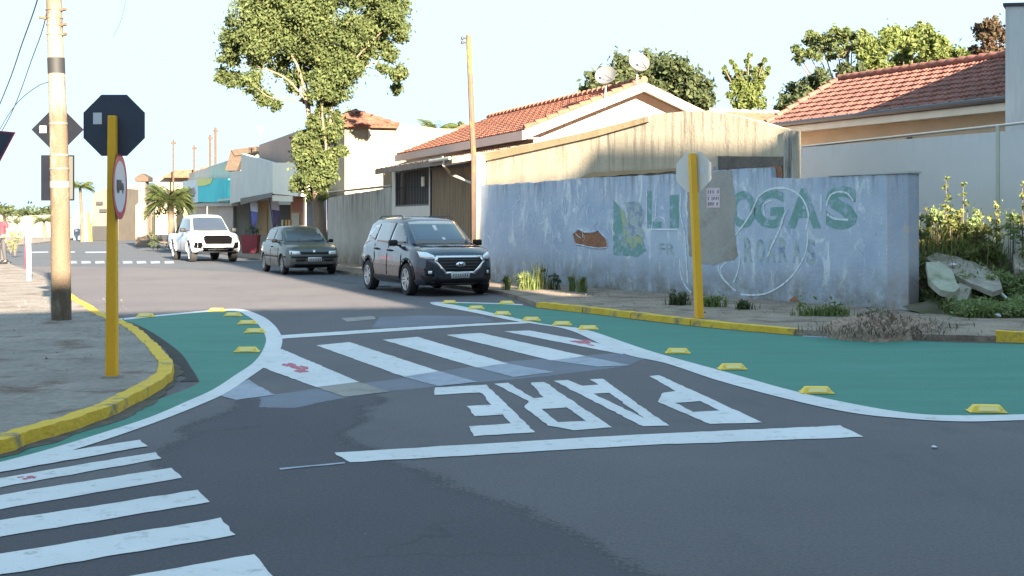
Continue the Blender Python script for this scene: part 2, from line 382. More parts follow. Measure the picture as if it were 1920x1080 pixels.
ribbon2('white_border_line', smooth_line(gl([(809, 568), (860, 568.5), (930, 570.5), (980, 573)]), 3), smooth_line(gl([(812, 566.5), (860, 567), (930, 568.8), (980, 571)]), 3), M_white, .0115)
gr = [*uppR, *gl([(2500, 661), (2100, 649), (1920, 645), (1700, 639), (1600, 635.5), (1510, 631)]), *kerbR[::-1], *gl([(960, 571.5), (870, 568.8), (815, 567.5)])]
sheet('green_painted_area', [gr], M_green, .0075)
ribbon2('white_edge_line', gl([(1505, 629.5), (1600, 634), (1700, 637.8), (1810, 641)]), gl([(1505, 632), (1600, 636), (1700, 639.8), (1810, 643)]), M_white_worn, .012)

# white markings
def marks(name, loops_px, mat, z=.0095):
    out = []
    for l in loops_px:                    # edges a little ragged, as rolled paint leaves them
        g = gl(l); q = []
        for i in range(len(g)):
            a, b = g[i], g[(i + 1) % len(g)]; k = max(1, int((b - a).length / .09))
            for j in range(k): p = a.lerp(b, j / k); q.append(p + Vector((random.gauss(0, .004), random.gauss(0, .006), 0)))
        out.append(q)
    return sheet(name, out, mat, z)
z6 = lambda l: px_list(l, 2.743, 500, 560)
z7 = lambda l: px_list(l, 2.341, 1100, 560)
z5 = lambda l: px_list(l, 2.0, 0, 540)
marks('stop_line', [[(628, 850), (900, 833.5), (1200, 815.5), (1576, 799), (1619, 820), (1200, 836), (900, 854), (656, 868)]], M_white)
marks('painted_letter', [z6([(865, 460), (1130, 445), (1380, 690), (1065, 710), (1040, 660), (1255, 645), (1215, 600), (1070, 607), (1030, 555), (1155, 548), (1100, 485), (862, 497)])], M_white)
marks('painted_letter', [z6([(1170, 440), (1240, 435), (1375, 515), (1425, 510), (1355, 434), (1430, 431), (1775, 665), (1580, 680), (1445, 655), (1325, 560), (1350, 530)]), z6([(1415, 570), (1545, 562), (1645, 632), (1495, 637)])], M_white)
marks('painted_letter', [[(1038.8, 715), (1065, 713.5), (1092, 724), (1121, 722), (1106, 712), (1130, 711), (1254, 799), (1204.6, 800.5)], [(1112, 739), (1143, 737.5), (1208, 785)]], M_white)
marks('painted_letter', [z7([(275, 342), (320, 338), (770, 545), (540, 552), (310, 455), (335, 415), (392, 408)]), z7([(390, 460), (500, 452), (582, 493), (470, 500)])], M_white)
marks('crossing_edge_line', [z6([(70, 190), (700, 150), (1080, 130), (1330, 120), (1345, 128), (1080, 141), (700, 166), (75, 208)])], M_white, .0105)
marks('crosswalk_stripe', [z6([(-40, 350), (10, 262), (80, 262), (475, 430), (255, 457)])], M_white)
marks('crosswalk_stripe', [z6([(256, 242), (425, 225), (885, 375), (705, 404)])], M_white)
marks('crosswalk_stripe', [z6([(596, 213), (775, 198), (1240, 335), (1080, 356)])], M_white)
marks('crosswalk_stripe', [z6([(922, 188), (1100, 178), (1640, 297), (1465, 320)])], M_white)
marks('crosswalk_stripe', [z6([(1222, 170), (1350, 165), (1880, 262), (1830, 288)])], M_white)
marks('faded_stripe', [z6([(255, 457), (475, 430), (630, 482), (400, 507)])], M_white_tan)
marks('faded_stripe', [z6([(705, 404), (885, 375), (1085, 430), (880, 452)])], M_white_worn)
marks('faded_stripe', [z6([(1080, 356), (1240, 335), (1480, 380), (1270, 405)])], M_white_worn)
marks('faded_stripe', [z6([(1465, 320), (1640, 297), (1870, 345), (1700, 352)])], M_white_worn)
marks('faded_stripe', [z5([(815, 402), (930, 345), (1030, 402), (885, 422)])], M_white_worn)
marks('crosswalk_stripe', [[(-500, 985), (-250, 925), (80, 855), (262, 826), (275, 838), (0, 887), (-300, 950), (-500, 1000)]], M_white, .0125)
marks('crosswalk_stripe', [[(-500, 1030), (0, 898), (150, 872), (293, 849), (302, 861), (0, 915), (-500, 1060)]], M_white)
marks('crosswalk_stripe', [[(-500, 1060), (0, 929), (322, 878), (342, 897), (0, 956), (-500, 1100)]], M_white)
marks('crosswalk_stripe', [[(-500, 1120), (0, 977), (371, 920), (392, 943), (0, 1008), (-500, 1170)]], M_white)
marks('crosswalk_stripe', [[(-500, 1190), (0, 1040), (415, 973), (441, 1005), (0, 1079), (-500, 1240)]], M_white)
marks('crosswalk_stripe', [[(-500, 1270), (0, 1125), (475, 1041), (525, 1096), (0, 1190), (-500, 1330)]], M_white)
for l in ([(-3, 350), (60, 320), (110, 335), (190, 350), (275, 368), (150, 384), (90, 372)],):
    pass
def scuff(cx, cy, wpx, hpx, n, mat, z, slope=0.0):    # loose brush marks of spilt paint
    mb = MB()
    for i in range(n):
        x = cx + random.gauss(0, wpx * .3); y = cy + (x - cx) * slope + random.gauss(0, hpx * .25)
        l = random.uniform(.15, .4) * wpx; h = random.uniform(.12, .3) * hpx
        pts = []
        for k in range(10):
            a = 2 * math.pi * k / 10; r = random.uniform(.6, 1.1)
            pts.append(G(x + math.cos(a) * l * r, y + math.sin(a) * h * r + math.cos(a) * l * slope, z * ZS + i * .00004))
        mb.flat([pts])
    return tag(mb.build('red_paint_scuff', mat), kind='structure')
scuff(560, 690, 34, 12, 12, M_red, .0108, .12)
scuff(1092, 643, 34, 8, 12, M_red, .0108, .1)
scuff(55, 897, 26, 7, 8, M_red, .0108, -.1)
# far crossing
for i in range(9):
    x = 100 + i * 26; marks('crosswalk_stripe', [[(x, 490 + .0 * i), (x + 17, 489.6), (x + 19, 494), (x + 1, 494.6)]], M_white_worn)
for x0, x1 in ((95, 140), (160, 205), (60, 90)):
    marks('far_road_mark', [[(x0, 472), (x1, 471.4), (x1 + 1, 474), (x0, 474.6)]], M_white_worn)
marks('worn_line_and_sun_bit', [[(640, 597), (700, 593), (705, 599), (650, 604)]], M_white_tan)  # pale colour here paints small bits of sunlight on the road
marks('worn_line_and_sun_bit', [z5([(1050, 678), (1290, 656), (1292, 661), (1052, 684)])], M_white_worn)
# road studs
def stud_proto():
    root = empty('road_stud')
    b = MB(); p = [(-.14, -.075, 0), (.14, -.075, 0), (.14, .075, 0), (-.14, .075, 0), (-.1, -.035, .055), (.1, -.035, .055), (.1, .035, .055), (-.1, .035, .055)]
    b.hexa(p); b.box(-.145, .145, -.08, .08, 0, .008)
    o = b.build('body', M_stud, root); bv = o.modifiers.new('b', 'BEVEL'); bv.width = .006; bv.segments = 2
    r = MB(); r.add([(-.085, -.0735, .012), (.085, -.0735, .012), (.07, -.048, .047), (-.07, -.048, .047)], [(0, 1, 2, 3)])
    r.build('reflector', M_studr, root, loc=(0, -.0035, .002), fixn=False)
    return root
M_stud = mottle('yellow_stud_plastic', (.72, .50, .06), (.80, .58, .09), 12, (.45, .38, .15), 14, .58, .7, fine=.15, rough=.5, bmp=.1)
M_studr = plain('stud_reflector', (.82, .68, .28), .25)
right_st = [(843, 568.5, 'at the far tip'), (950, 569.5, 'beside the far yellow kerb end'), (893, 579, 'second along the white edge from the far tip'), (942, 590, 'third along the white edge from the far tip'), (996.5, 601, 'where the thin crossing line ends'), (1054, 609.5, 'just past the end of the thin crossing line'), (1103, 617.5, 'above the red scuffed crosswalk stripe'), (1271, 662, 'behind the top of the painted letter P'), (1373, 692, 'fourth from the right end of the row'), (1531, 736.5, 'above the right end of the stop line'), (1850, 772, 'nearest and largest, by the right picture edge')]
right_st[8] = (1373, 692, 'third counting from the nearest one')
left_st = [(273, 594, 'leftmost, nearest the yellow signpost'), (407, 583.5, 'at the top of its curve'), (437, 592.5, 'just inside the curve below the topmost'), (464, 607.5, 'middle of the curved row'), (478, 623.5, 'last but one down the curve'), (463, 659.5, 'lowest and nearest of the curve')]
sp = stud_proto(); first = True
for lst, side in ((right_st, 'right'), (left_st, 'left')):
    for x, y, d in lst:
        o = sp if first else copy_tree(sp); first = False
        o.location = G(x, y, .006); o.rotation_euler = (0, 0, random.uniform(-.12, .12))
        tag(o, 'yellow stud on the %s green area, %s' % (side, d), 'road stud', 'yellow studs along the painted areas')

# ================================================================= LARGE STRUCTURE
def wl(o):
    v = Vector((0, 0, 0))
    while o is not None: v = v + o.location; o = o.parent
    return v
def wpart(mb, name, mat=None, parent=None, smooth=None, label=None, fixn=True):   # mesh made in world coordinates, hung on its thing
    o = mb.build(name, mat, None, smooth, fixn=fixn)
    if parent is not None: o.parent = parent; o.location = -wl(parent)
    if label: o['label'] = label
    return o
def thing(name, base, label, cat, group=None): return empty(name, base, 0, label, cat, group)

# ---- materials of walls and roofs
def streaky(name, c1, c2, stain, z_top, z_bot=0.0, amt=.8, scratch=None, low=None, bmp=.4, sc1=1.3, top_h=.7):
    """painted plaster: mottled tone, dark rain streaks from the top, damp dirt at the foot, pale scratches"""
    m, nt, b, co = new_mat(name)
    c = ramp_mix(nt, noise(nt, co, sc1, 7, .65, lo=.32, hi=.68), c1, c2)
    sx = nt.nodes.new('ShaderNodeSeparateXYZ'); nt.links.new(co, sx.inputs[0])
    def rng_(v, a, b_):
        r = nt.nodes.new('ShaderNodeMapRange'); r.inputs[1].default_value = a; r.inputs[2].default_value = b_; nt.links.new(v, r.inputs[0]); return r.outputs[0]
    if scratch:
        s1 = noise(nt, co, 2.2, 8, .8, stretch=(1.6, 1.6, .55), lo=.53, hi=.62, dist=.8)
        c = ramp_mix(nt, math_node(nt, 'MULTIPLY', s1, .75), c, scratch)
    st = noise(nt, co, 3.4, 6, .75, stretch=(2.0, 2.0, .16), lo=.47, hi=.66)
    top = math_node(nt, 'MULTIPLY', rng_(sx.outputs[2], z_top - top_h, z_top + .1), amt, True)
    c = ramp_mix(nt, math_node(nt, 'MULTIPLY', st, top), c, stain)
    blot = noise(nt, co, 5.5, 8, .8, lo=.62, hi=.7)
    c = ramp_mix(nt, math_node(nt, 'MULTIPLY', blot, .45), c, stain)
    if low:
        dn = math_node(nt, 'MULTIPLY', rng_(sx.outputs[2], z_bot + .75, z_bot), noise(nt, co, 2.5, 6, .7, lo=.25, hi=.6), True)
        c = ramp_mix(nt, dn, c, low)
    nt.links.new(c, b.inputs['Base Color']); b.inputs['Roughness'].default_value = .92; b.inputs['Specular IOR Level'].default_value = .2
    bump(nt, b, noise(nt, co, 16, 6, .7), bmp, .03)
    return m
M_blue = streaky('faded_blue_plaster', (.35, .42, .55), (.46, .52, .61), (.12, .13, .14), 2.55, .1, .95, (.72, .75, .78), (.19, .18, .16))
M_cream = streaky('weathered_cream_plaster', (.40, .34, .26), (.50, .43, .33), (.12, .11, .095), 3.5, 2.0, 1.0, None, None, top_h=1.3)
M_ochre = streaky('ochre_plaster_band', (.30, .22, .13), (.37, .28, .18), (.12, .09, .06), 3.8, 2.0, .8)
M_grimy = streaky('grimy_grey_plaster', (.33, .31, .28), (.42, .39, .35), (.06, .06, .05), 2.5, .1, 1.0, None, (.16, .11, .07), top_h=1.3)
M_lit = streaky('pale_yellow_plaster', (.30, .265, .19), (.34, .30, .225), (.20, .17, .13), 5, 0, .4, top_h=.6)
M_whitew = streaky('white_painted_wall', (.48, .50, .52), (.53, .55, .57), (.25, .27, .26), 3.3, .2, .35, None, (.3, .31, .28), bmp=.1, sc1=.4, top_h=.5)
M_pink = streaky('pale_pink_plaster', (.46, .36, .32), (.50, .40, .36), (.3, .25, .2), 5.2, 0, .3, bmp=.15, top_h=.6)
M_salmon = streaky('salmon_plaster', (.34, .25, .215), (.38, .28, .24), (.25, .2, .18), 6, 0, .3, bmp=.15)
M_greyp = streaky('light_grey_plaster', (.38, .38, .36), (.45, .45, .42), (.2, .2, .18), 5, 0, .5)
M_orange = streaky('orange_plaster', (.46, .37, .26), (.52, .42, .31), (.3, .2, .1), 4.5, 0, .3, bmp=.15)
M_tile = mottle('clay_roof_tile', (.19, .075, .05), (.25, .105, .072), 3.5, (.12, .06, .047), 2.2, .5, .68, fine=.4, rough=.9, bmp=.4, fs=9)
M_tile_f = mottle('faded_clay_roof_tile', (.18, .075, .06), (.23, .10, .08), 2.5, (.135, .065, .055), 1.8, .48, .62, fine=.4, rough=.9, bmp=.4, fs=9)
M_fascia = mottle('cream_fascia_board', (.55, .50, .42), (.62, .57, .48), 2, fine=.1, rough=.7, bmp=.1)
M_wood_d = mottle('dark_timber', (.055, .04, .03), (.09, .065, .05), 4, fine=.3, rough=.8, bmp=.3, stretch=(1, 1, 4))
M_dark = plain('dark_interior', (.018, .019, .022), .7)
M_metal_d = plain('dark_grey_metal', (.05, .052, .06), .5, .3)
M_gate = mottle('brown_slatted_gate', (.17, .11, .06), (.23, .16, .09), 3, (.09, .07, .05), 2, .5, .7, fine=.3, rough=.65, bmp=.2, stretch=(3, 3, .4))
M_brick = None
def brick_mat():
    m, nt, b, co = new_mat('bare_hollow_brick')
    br = nt.nodes.new('ShaderNodeTexBrick'); br.inputs['Scale'].default_value = 1.0
    br.inputs['Color1'].default_value = (.42, .15, .07, 1); br.inputs['Color2'].default_value = (.32, .12, .06, 1); br.inputs['Mortar'].default_value = (.25, .18, .13, 1)
    br.inputs['Brick Width'].default_value = .2; br.inputs['Row Height'].default_value = .1; br.inputs['Mortar Size'].default_value = .012
    mp = nt.nodes.new('ShaderNodeMapping'); mp.inputs['Rotation'].default_value = (R(90), 0, R(55)); nt.links.new(co, mp.inputs[0])
    nt.links.new(mp.outputs[0], br.inputs['Vector'])
    c = ramp_mix(nt, noise(nt, co, 6, 5, lo=.4, hi=.7), br.outputs[0], (.2, .1, .06)); nt.links.new(c, b.inputs['Base Color'])
    b.inputs['Roughness'].default_value = .95; bump(nt, b, noise(nt, co, 20, 5), .8, .03); return m
M_brick = brick_mat()

def wall_with_top(mb, A, B, tops, z0, th, side=1):
    """upright wall from A to B; tops = [(fraction, z)]; thickness th to the far side"""
    A = Vector((A[0], A[1], 0)); B = Vector((B[0], B[1], 0)); u = (B - A); n = Vector((-u.y, u.x, 0)).normalized() * side
    if n.y < 0: n = -n
    pts = [A + Vector((0, 0, z0))] + [A + u * t + Vector((0, 0, z)) for t, z in tops] + [B + Vector((0, 0, z0))]
    return mb.prism(pts, n * th)
class WallMap:                            # photo pixel -> point on an upright plane through A and B
    def __init__(s, A, B):
        s.A = Vector((A[0], A[1])); s.u = (Vector((B[0], B[1])) - s.A); s.L = s.u.length; s.u.normalize()
        n = Vector((s.u.y, -s.u.x));  s.n = n if n.y < 0 else -n
    def t(s, px):
        r = (px - 960) / FPX; return (s.A.x - r * s.A.y) / (r * s.u.y - s.u.x)
    def __call__(s, px, py, off=0.0):
        t = s.t(px); p = s.A + s.u * t; z = CH + (HY - py) / FPX * p.y; p = p + s.n * off
        return Vector((p.x, p.y, z))
    def frac(s, px): return s.t(px) / s.L

# ---- blue plaster boundary wall
WA, WB = (-.97, 31.9), (6.54, 20.9)
WM = WallMap(WA, WB)
def tops(wm, l): return [(wm.frac(x), wm(x, y).z) for x, y in l]
bw = thing('boundary_wall', (WA[0], WA[1], 0), 'long faded blue plaster wall covered in worn lettering and white graffiti', 'wall')
mb = MB(); rt = []
tp = [(887.5, 348), (930, 346), (1000, 342), (1060, 337), (1120, 333), (1180, 330), (1235, 328), (1300, 324), (1373, 318), (1445, 314), (1447, 333), (1483, 335), (1548, 332), (1600, 330), (1664, 326.5)]
tpf = []
for (x0, y0), (x1, y1) in zip(tp[:-1], tp[1:]):
    k = max(1, int(abs(x1 - x0) / 10))
    for j in range(k): tpf.append((x0 + (x1 - x0) * j / k, y0 + (y1 - y0) * j / k + random.uniform(-1.2, 1.0)))
tpf += [(1664, 326.5)]
wall_with_top(mb, WA, WM(1664, 500).xy, [(WM.t(x) / WM.t(1664), WM(x, y).z) for x, y in tpf], -.04, .16)
wpart(mb, 'wall_panel', M_blue, bw)
M_blue_pil = streaky('peeling_blue_pillar', (.30, .34, .44), (.38, .42, .50), (.12, .11, .10), 2.4, .1, .9, (.52, .42, .3), (.25, .2, .15))
mb = MB(); pA = WM(1665, 500).xy; pB = WM(1706, 500).xy
f = frame((pA.x, pA.y, 0), (*WM.u, 0), (*(-WM.n), 0)); Lp = (pB - pA).length
mb.bbox(0, Lp, -.03, .24, -.04, WM(1690, 325.5).z, .015, f); wpart(mb, 'pillar', M_blue_pil, bw)
mb = MB(); mb.box(-.03, Lp + .03, -.06, .27, WM(1690, 325.5).z, WM(1690, 325.5).z + .03, f)
mb.box(-1.3, -.03, -.02, .2, WM(1640, 327.5).z - .0, WM(1640, 327.5).z + .015, f); wpart(mb, 'coping', M_greyp, bw)
# bare brick holes: an irregular sunk patch with a broken rim
def wall_blob(px, off, jag=0.0): return [WM(x + random.uniform(-jag, jag), y + random.uniform(-jag, jag), off) for x, y in px]
def rough(px, step=5, j=1.2):
    out = []
    for i in range(len(px)):
        a, b = px[i], px[(i + 1) % len(px)]; k = max(1, int(math.hypot(b[0] - a[0], b[1] - a[1]) / step))
        for q in range(k): out.append((a[0] + (b[0] - a[0]) * q / k + random.uniform(-j, j), a[1] + (b[1] - a[1]) * q / k + random.uniform(-j, j)))
    return out
hole = rough([(1074, 440), (1084, 430), (1098, 436), (1112, 436), (1122, 431), (1130, 440), (1139, 450), (1139, 464), (1120, 466), (1104, 462), (1092, 461), (1078, 456)], 4, 1)
mb = MB(); mb.flat([wall_blob(hole, .004)]); wpart(mb, 'bare_brick_patch', M_brick, bw)
mb = MB()
hp = wall_blob(hole, .004)
for i in range(len(hp)):
    a, b = hp[i], hp[(i + 1) % len(hp)]; mb.tube([a, b], .014 + random.random() * .008, 5)
wpart(mb, 'plaster_rim', M_blue, bw)
mb = MB(); mb.flat([wall_blob(rough([(1481, 562), (1492, 556), (1500, 566), (1498, 578), (1484, 582)], 4), .004)]); mb.flat([wall_blob(rough([(1376, 558), (1384, 560), (1383, 572), (1377, 572)], 4), .004)])
wpart(mb, 'bare_brick_patch', M_brick, bw)
# grey rendered patch
M_render = mottle('grey_cement_render', (.30, .29, .27), (.36, .345, .32), 1.5, (.24, .21, .18), 1.6, .5, .7, fine=.15, bmp=.3, fs=20)
mb = MB(); mb.flat([wall_blob(rough([(1288, 325), (1330, 322), (1372, 319), (1375, 345), (1380, 380), (1378, 430), (1384, 480), (1378, 487), (1350, 492), (1340, 498), (1318, 494), (1292, 480), (1290, 420)], 8, 1.5), .006)])
wpart(mb, 'cement_patch', M_render, bw)
# faded lettering
M_lgreen = mottle('faded_green_lettering', (.15, .30, .27), (.20, .34, .35), 5, (.36, .43, .53), 6, .50, .64, fine=.2, bmp=.2, fs=16)
M_lpale = mottle('faded_pale_lettering', (.32, .40, .40), (.40, .46, .46), 5, (.22, .28, .40), 6, .48, .6, fine=.2, bmp=.2, fs=16)
M_lyel = mottle('faded_yellow_mural', (.34, .42, .22), (.40, .45, .30), 5, (.24, .32, .42), 7, .5, .65, fine=.2, bmp=.2, fs=16)
M_chalk = mottle('white_graffiti_line', (.66, .74, .80), (.74, .80, .84), 8, (.42, .49, .58), 9, .55, .68, fine=.1, bmp=0)
def text_on_wall(s, x0, x1, yb0, yt0, mat, name, off=.004, bold=.02, wm=None, cond=None):
    """letters of s filling the photo box x0..x1 between base row yb0 and top row yt0 on the wall"""
    wm = wm or WM
    cu = bpy.data.curves.new('t', 'FONT'); cu.body = s; cu.size = 1; cu.offset = bold; cu.resolution_u = 3
    ob = bpy.data.objects.new('t', cu); COL.objects.link(ob)
    me = bpy.data.meshes.new_from_object(ob.evaluated_get(bpy.context.evaluated_depsgraph_get()))
    vs = [v.co.copy() for v in me.vertices]; fs = [tuple(p.vertices) for p in me.polygons]
    bpy.data.objects.remove(ob); bpy.data.curves.remove(cu); bpy.data.meshes.remove(me)
    ax, bx = min(v.x for v in vs), max(v.x for v in vs); ay, by = min(v.y for v in vs), max(v.y for v in vs)
    a, b = wm.t(x0), wm.t(x1); z0 = wm(x0, yb0).z; z1 = wm(x0, yt0).z
    out = []
    for v in vs:
        t = a + (b - a) * (v.x - ax) / (bx - ax); p = wm.A + wm.u * t + wm.n * off
        out.append((p.x, p.y, z0 + (z1 - z0) * (v.y - ay) / (by - ay)))
    mb = MB(); mb.add(out, fs); return mb
wpart(text_on_wall('L', 1214, 1240, 428, 358, M_lgreen, 'x'), 'painted_lettering', M_lgreen, bw)
mb = MB(); mb.flat([[WM(x, y, .004) for x, y in ((1256, 366), (1273, 365), (1273, 428), (1256, 429))]]); wpart(mb, 'painted_lettering', M_lgreen, bw)
wpart(text_on_wall('O', 1370, 1418, 428, 358, M_lgreen, 'x', bold=.04), 'painted_lettering', M_lgreen, bw)
wpart(text_on_wall('G', 1412, 1470, 428, 356, M_lgreen, 'x', bold=.04), 'painted_lettering', M_lgreen, bw)
wpart(text_on_wall('A', 1476, 1540, 428, 354, M_lgreen, 'x', bold=.04), 'painted_lettering', M_lgreen, bw)
wpart(text_on_wall('S', 1548, 1608, 430, 350, M_lgreen, 'x', bold=.05), 'painted_lettering', M_lgreen, bw)
wpart(text_on_wall('FR', 1236, 1266, 478, 456, M_lpale, 'x', bold=.02), 'painted_lettering', M_lpale, bw)
for ch, x in zip('ROARAS', (1395, 1417, 1437, 1460, 1486, 1512)):
    wpart(text_on_wall(ch, x, x + 17, 492 if ch != 'S' else 496, 448 if ch != 'R' else 446, M_lpale, 'x', bold=.03), 'painted_lettering', M_lpale, bw)
# small mural: green ground with a pale figure and yellow points
mb = MB(); mb.flat([wall_blob(rough([(1150, 374), (1166, 392), (1176, 410), (1204, 440), (1212, 470), (1196, 482), (1150, 478)], 5), .003)]); wpart(mb, 'mural_ground', M_lgreen, bw)
mb = MB(); mb.flat([wall_blob([(1163, 388), (1172, 398), (1176, 420), (1188, 440), (1203, 446), (1206, 458), (1196, 455), (1187, 472), (1180, 455), (1168, 462), (1170, 440), (1166, 415)], .005)]); wpart(mb, 'mural_points', M_lyel, bw)
mb = MB(); mb.flat([wall_blob(rough([(1172, 380), (1198, 378), (1208, 400), (1203, 425), (1210, 450), (1196, 440), (1182, 448), (1172, 430), (1178, 405)], 5), .007)]); wpart(mb, 'mural_figure', M_lpale, bw)
# graffiti lines
def ribbon_on_wall(mb, px, wd, off=.009, wm=None):
    wm = wm or WM; c = smooth_line([(x, y, 0) for x, y in px], 6); pts = [wm(p.x, p.y, off) for p in c]
    for i in range(len(pts) - 1):
        t = (pts[i + 1] - pts[i]).normalized(); n = Vector((wm.n.x, wm.n.y, 0)).cross(t) * wd * random.uniform(.35, .6)
        a, b = pts[i] - t * wd * .2, pts[i + 1] + t * wd * .2
        mb.add([a - n, b - n, b + n, a + n], [(0, 1, 2, 3)])
mb = MB()
for l, wd in (([(1512, 430), (1516, 400), (1503, 370), (1478, 354), (1448, 354), (1425, 366), (1415, 385), (1408, 400), (1392, 425), (1380, 440)], .035),
              ([(1516, 430), (1512, 470), (1495, 505), (1470, 532), (1440, 549), (1415, 553), (1390, 552)], .03),
              ([(1346, 500), (1354, 520), (1370, 537), (1380, 545)], .03), ([(1362, 492), (1352, 503), (1356, 520), (1368, 533)], .025), ([(1388, 484), (1385, 505), (1376, 530)], .03),
              ([(1434, 405), (1432, 385), (1445, 376), (1452, 382)], .03), ([(1478, 392), (1470, 405), (1462, 430), (1448, 460), (1440, 480)], .04),
              ([(1550, 385), (1556, 368), (1570, 360), (1588, 362), (1600, 376)], .03), ([(1552, 402), (1566, 410), (1590, 412)], .04),
              ([(1277, 362), (1276, 400), (1284, 440), (1288, 500), (1290, 530)], .03), ([(1231, 366), (1230, 405)], .025), ([(1222, 428), (1226, 412), (1236, 407), (1246, 412), (1250, 430)], .022), ([(1218, 430), (1272, 430)], .03),
              ([(1213, 350), (1213, 428)], .02), ([(1275, 486), (1277, 515), (1285, 535), (1296, 548)], .03), ([(1540, 366), (1540, 395)], .025)):
    ribbon_on_wall(mb, l, wd)
for i in range(46):                       # scratched tags at the left part
    x = random.choice([random.gauss(1020, 30), random.uniform(900, 1150)]); y = random.uniform(362, 450); l = random.uniform(6, 34)
    ribbon_on_wall(mb, [(x, y), (x + random.uniform(-5, 5), y + l * .5), (x + random.uniform(-7, 7), y + l)], random.uniform(.008, .022))
wpart(mb, 'graffiti_lines', M_chalk, bw)
# poster on the cement patch
M_paper = plain('poster_paper', (.62, .58, .62), .8); M_ink = plain('poster_ink', (.3, .2, .24), .8)
M_pink_p = plain('poster_pink_edge', (.62, .38, .42), .8)
ps = thing('poster', WM(1337, 372), 'small white and pink paper notice pasted on the grey cement patch', 'poster')
mb = MB(); mb.prism([WM(x, y, .008) for x, y in ((1325, 352.5), (1351, 352), (1351.5, 389.5), (1325.5, 390.5))], (*(WM.n * .003), 0)); wpart(mb, 'sheet', M_paper, ps)
mb = MB()
for (x0, y0, x1, y1) in ((1325.6, 353, 1350.8, 354.4), (1325.8, 366, 1351, 367.4), (1326, 388.4, 1351, 389.6), (1325.6, 353, 1326.8, 389), (1349.8, 353, 1351, 389)):
    mb.flat([[WM(x, y, .0125) for x, y in ((x0, y0), (x1, y0), (x1, y1), (x0, y1))]])
wpart(mb, 'border', M_pink_p, ps)
mb = MB()
for r_, (y0, y1) in enumerate(((356, 364), (369, 376), (379, 386))):
    x = 1328
    while x < 1348:
        w_ = random.uniform(1.4, 3.4)
        if random.random() < .75: mb.flat([[WM(a, b, .0125) for a, b in ((x, y0 + random.random()), (x + w_, y0), (x + w_, y1 - random.random() * 3), (x, y1))]])
        x += w_ + random.uniform(.8, 1.6)
wpart(mb, 'print', M_ink, ps)

# ---- weathered cream wall above and behind the blue wall
CA = (WA[0] + .165 * .83, WA[1] + .165 * .56); CB = (WB[0] + .165 * .83, WB[1] + .165 * .56)
CM = WallMap(CA, CB)
cw = thing('plaster_wall', (CA[0], CA[1], 0), 'weathered cream plaster wall with sloping top rising behind the blue wall', 'wall')
mb = MB(); ctop = [(888, 291), (960, 276), (1100, 247), (1228, 214), (1280, 209), (1330, 207), (1400, 222), (1460, 238), (1490, 246)]
ct = []
for (x0, y0), (x1, y1) in zip(ctop[:-1], ctop[1:]):
    for j in range(6): ct.append((x0 + (x1 - x0) * j / 6, y0 + (y1 - y0) * j / 6 + random.uniform(-.6, .6)))
ct.append((1490, 246)); e = CM(1490, 500)
wall_with_top(mb, CM(888, 500).xy, e.xy, [((CM.t(x) - CM.t(888)) / (CM.t(1490) - CM.t(888)), CM(x, y).z) for x, y in ct], -.04, .16)
wpart(mb, 'wall_panel', M_cream, cw)
def slabs(pxs, off, name, mat, parent, wm, d=.03):
    mb = MB(); mb.prism([wm(x, y, off) for x, y in pxs], (*(wm.n * d), 0)); return wpart(mb, name, mat, parent)
slabs([(888, 292), (1060, 258), (1218, 219), (1219, 228), (1120, 256), (1000, 283), (888, 307)], .002, 'beam_band', M_ochre, cw, CM, .04)
slabs([(1376, 318), (1370, 292), (1346, 292), (1344, 312), (1300, 318), (1300, 322)], .002, 'stained_band', M_grimy, cw, CM, .015)
slabs([(1348, 293), (1480, 294), (1480, 312), (1447, 311), (1372, 316), (1349, 318)], .003, 'dark_beam', mottle('sooty_concrete', (.10, .085, .075), (.16, .13, .11), 3, fine=.4, bmp=.6, fs=14), cw, CM, .03)
slabs([(1473, 246), (1490, 247), (1490, 420), (1473, 420)], .0025, 'pilaster', M_grimy, cw, CM, .05)  # darker plaster used here to put the pilaster's shade into its colour
slabs(rough([(1446, 312), (1468, 311), (1471, 330), (1466, 338), (1456, 336), (1446, 332)], 4, .8), .035, 'bare_brick_patch', M_brick, cw, CM, .01)
mb = MB()
for i in range(26):
    x = 1085 + i * 7.2; y = 335 - (x - 1085) * .075 + random.uniform(-1, 1)
    mb.prism([WM(x, y, .004), WM(x + 6.6, y - .6, .004), WM(x + 6.6, y - 7 - random.random() * 2, .004), WM(x, y - 7 + random.random(), .004)], (*(-WM.n * .15), 0))
mb = MB(); mb.prism([WM(x, y, -.02) for x, y in rough([(1085, 334), (1180, 327), (1285, 320), (1284, 315), (1190, 319), (1118, 322), (1100, 326)], 9, 1)], (*(-WM.n * .1), 0))
wpart(mb, 'broken_ledge', M_ochre, cw)

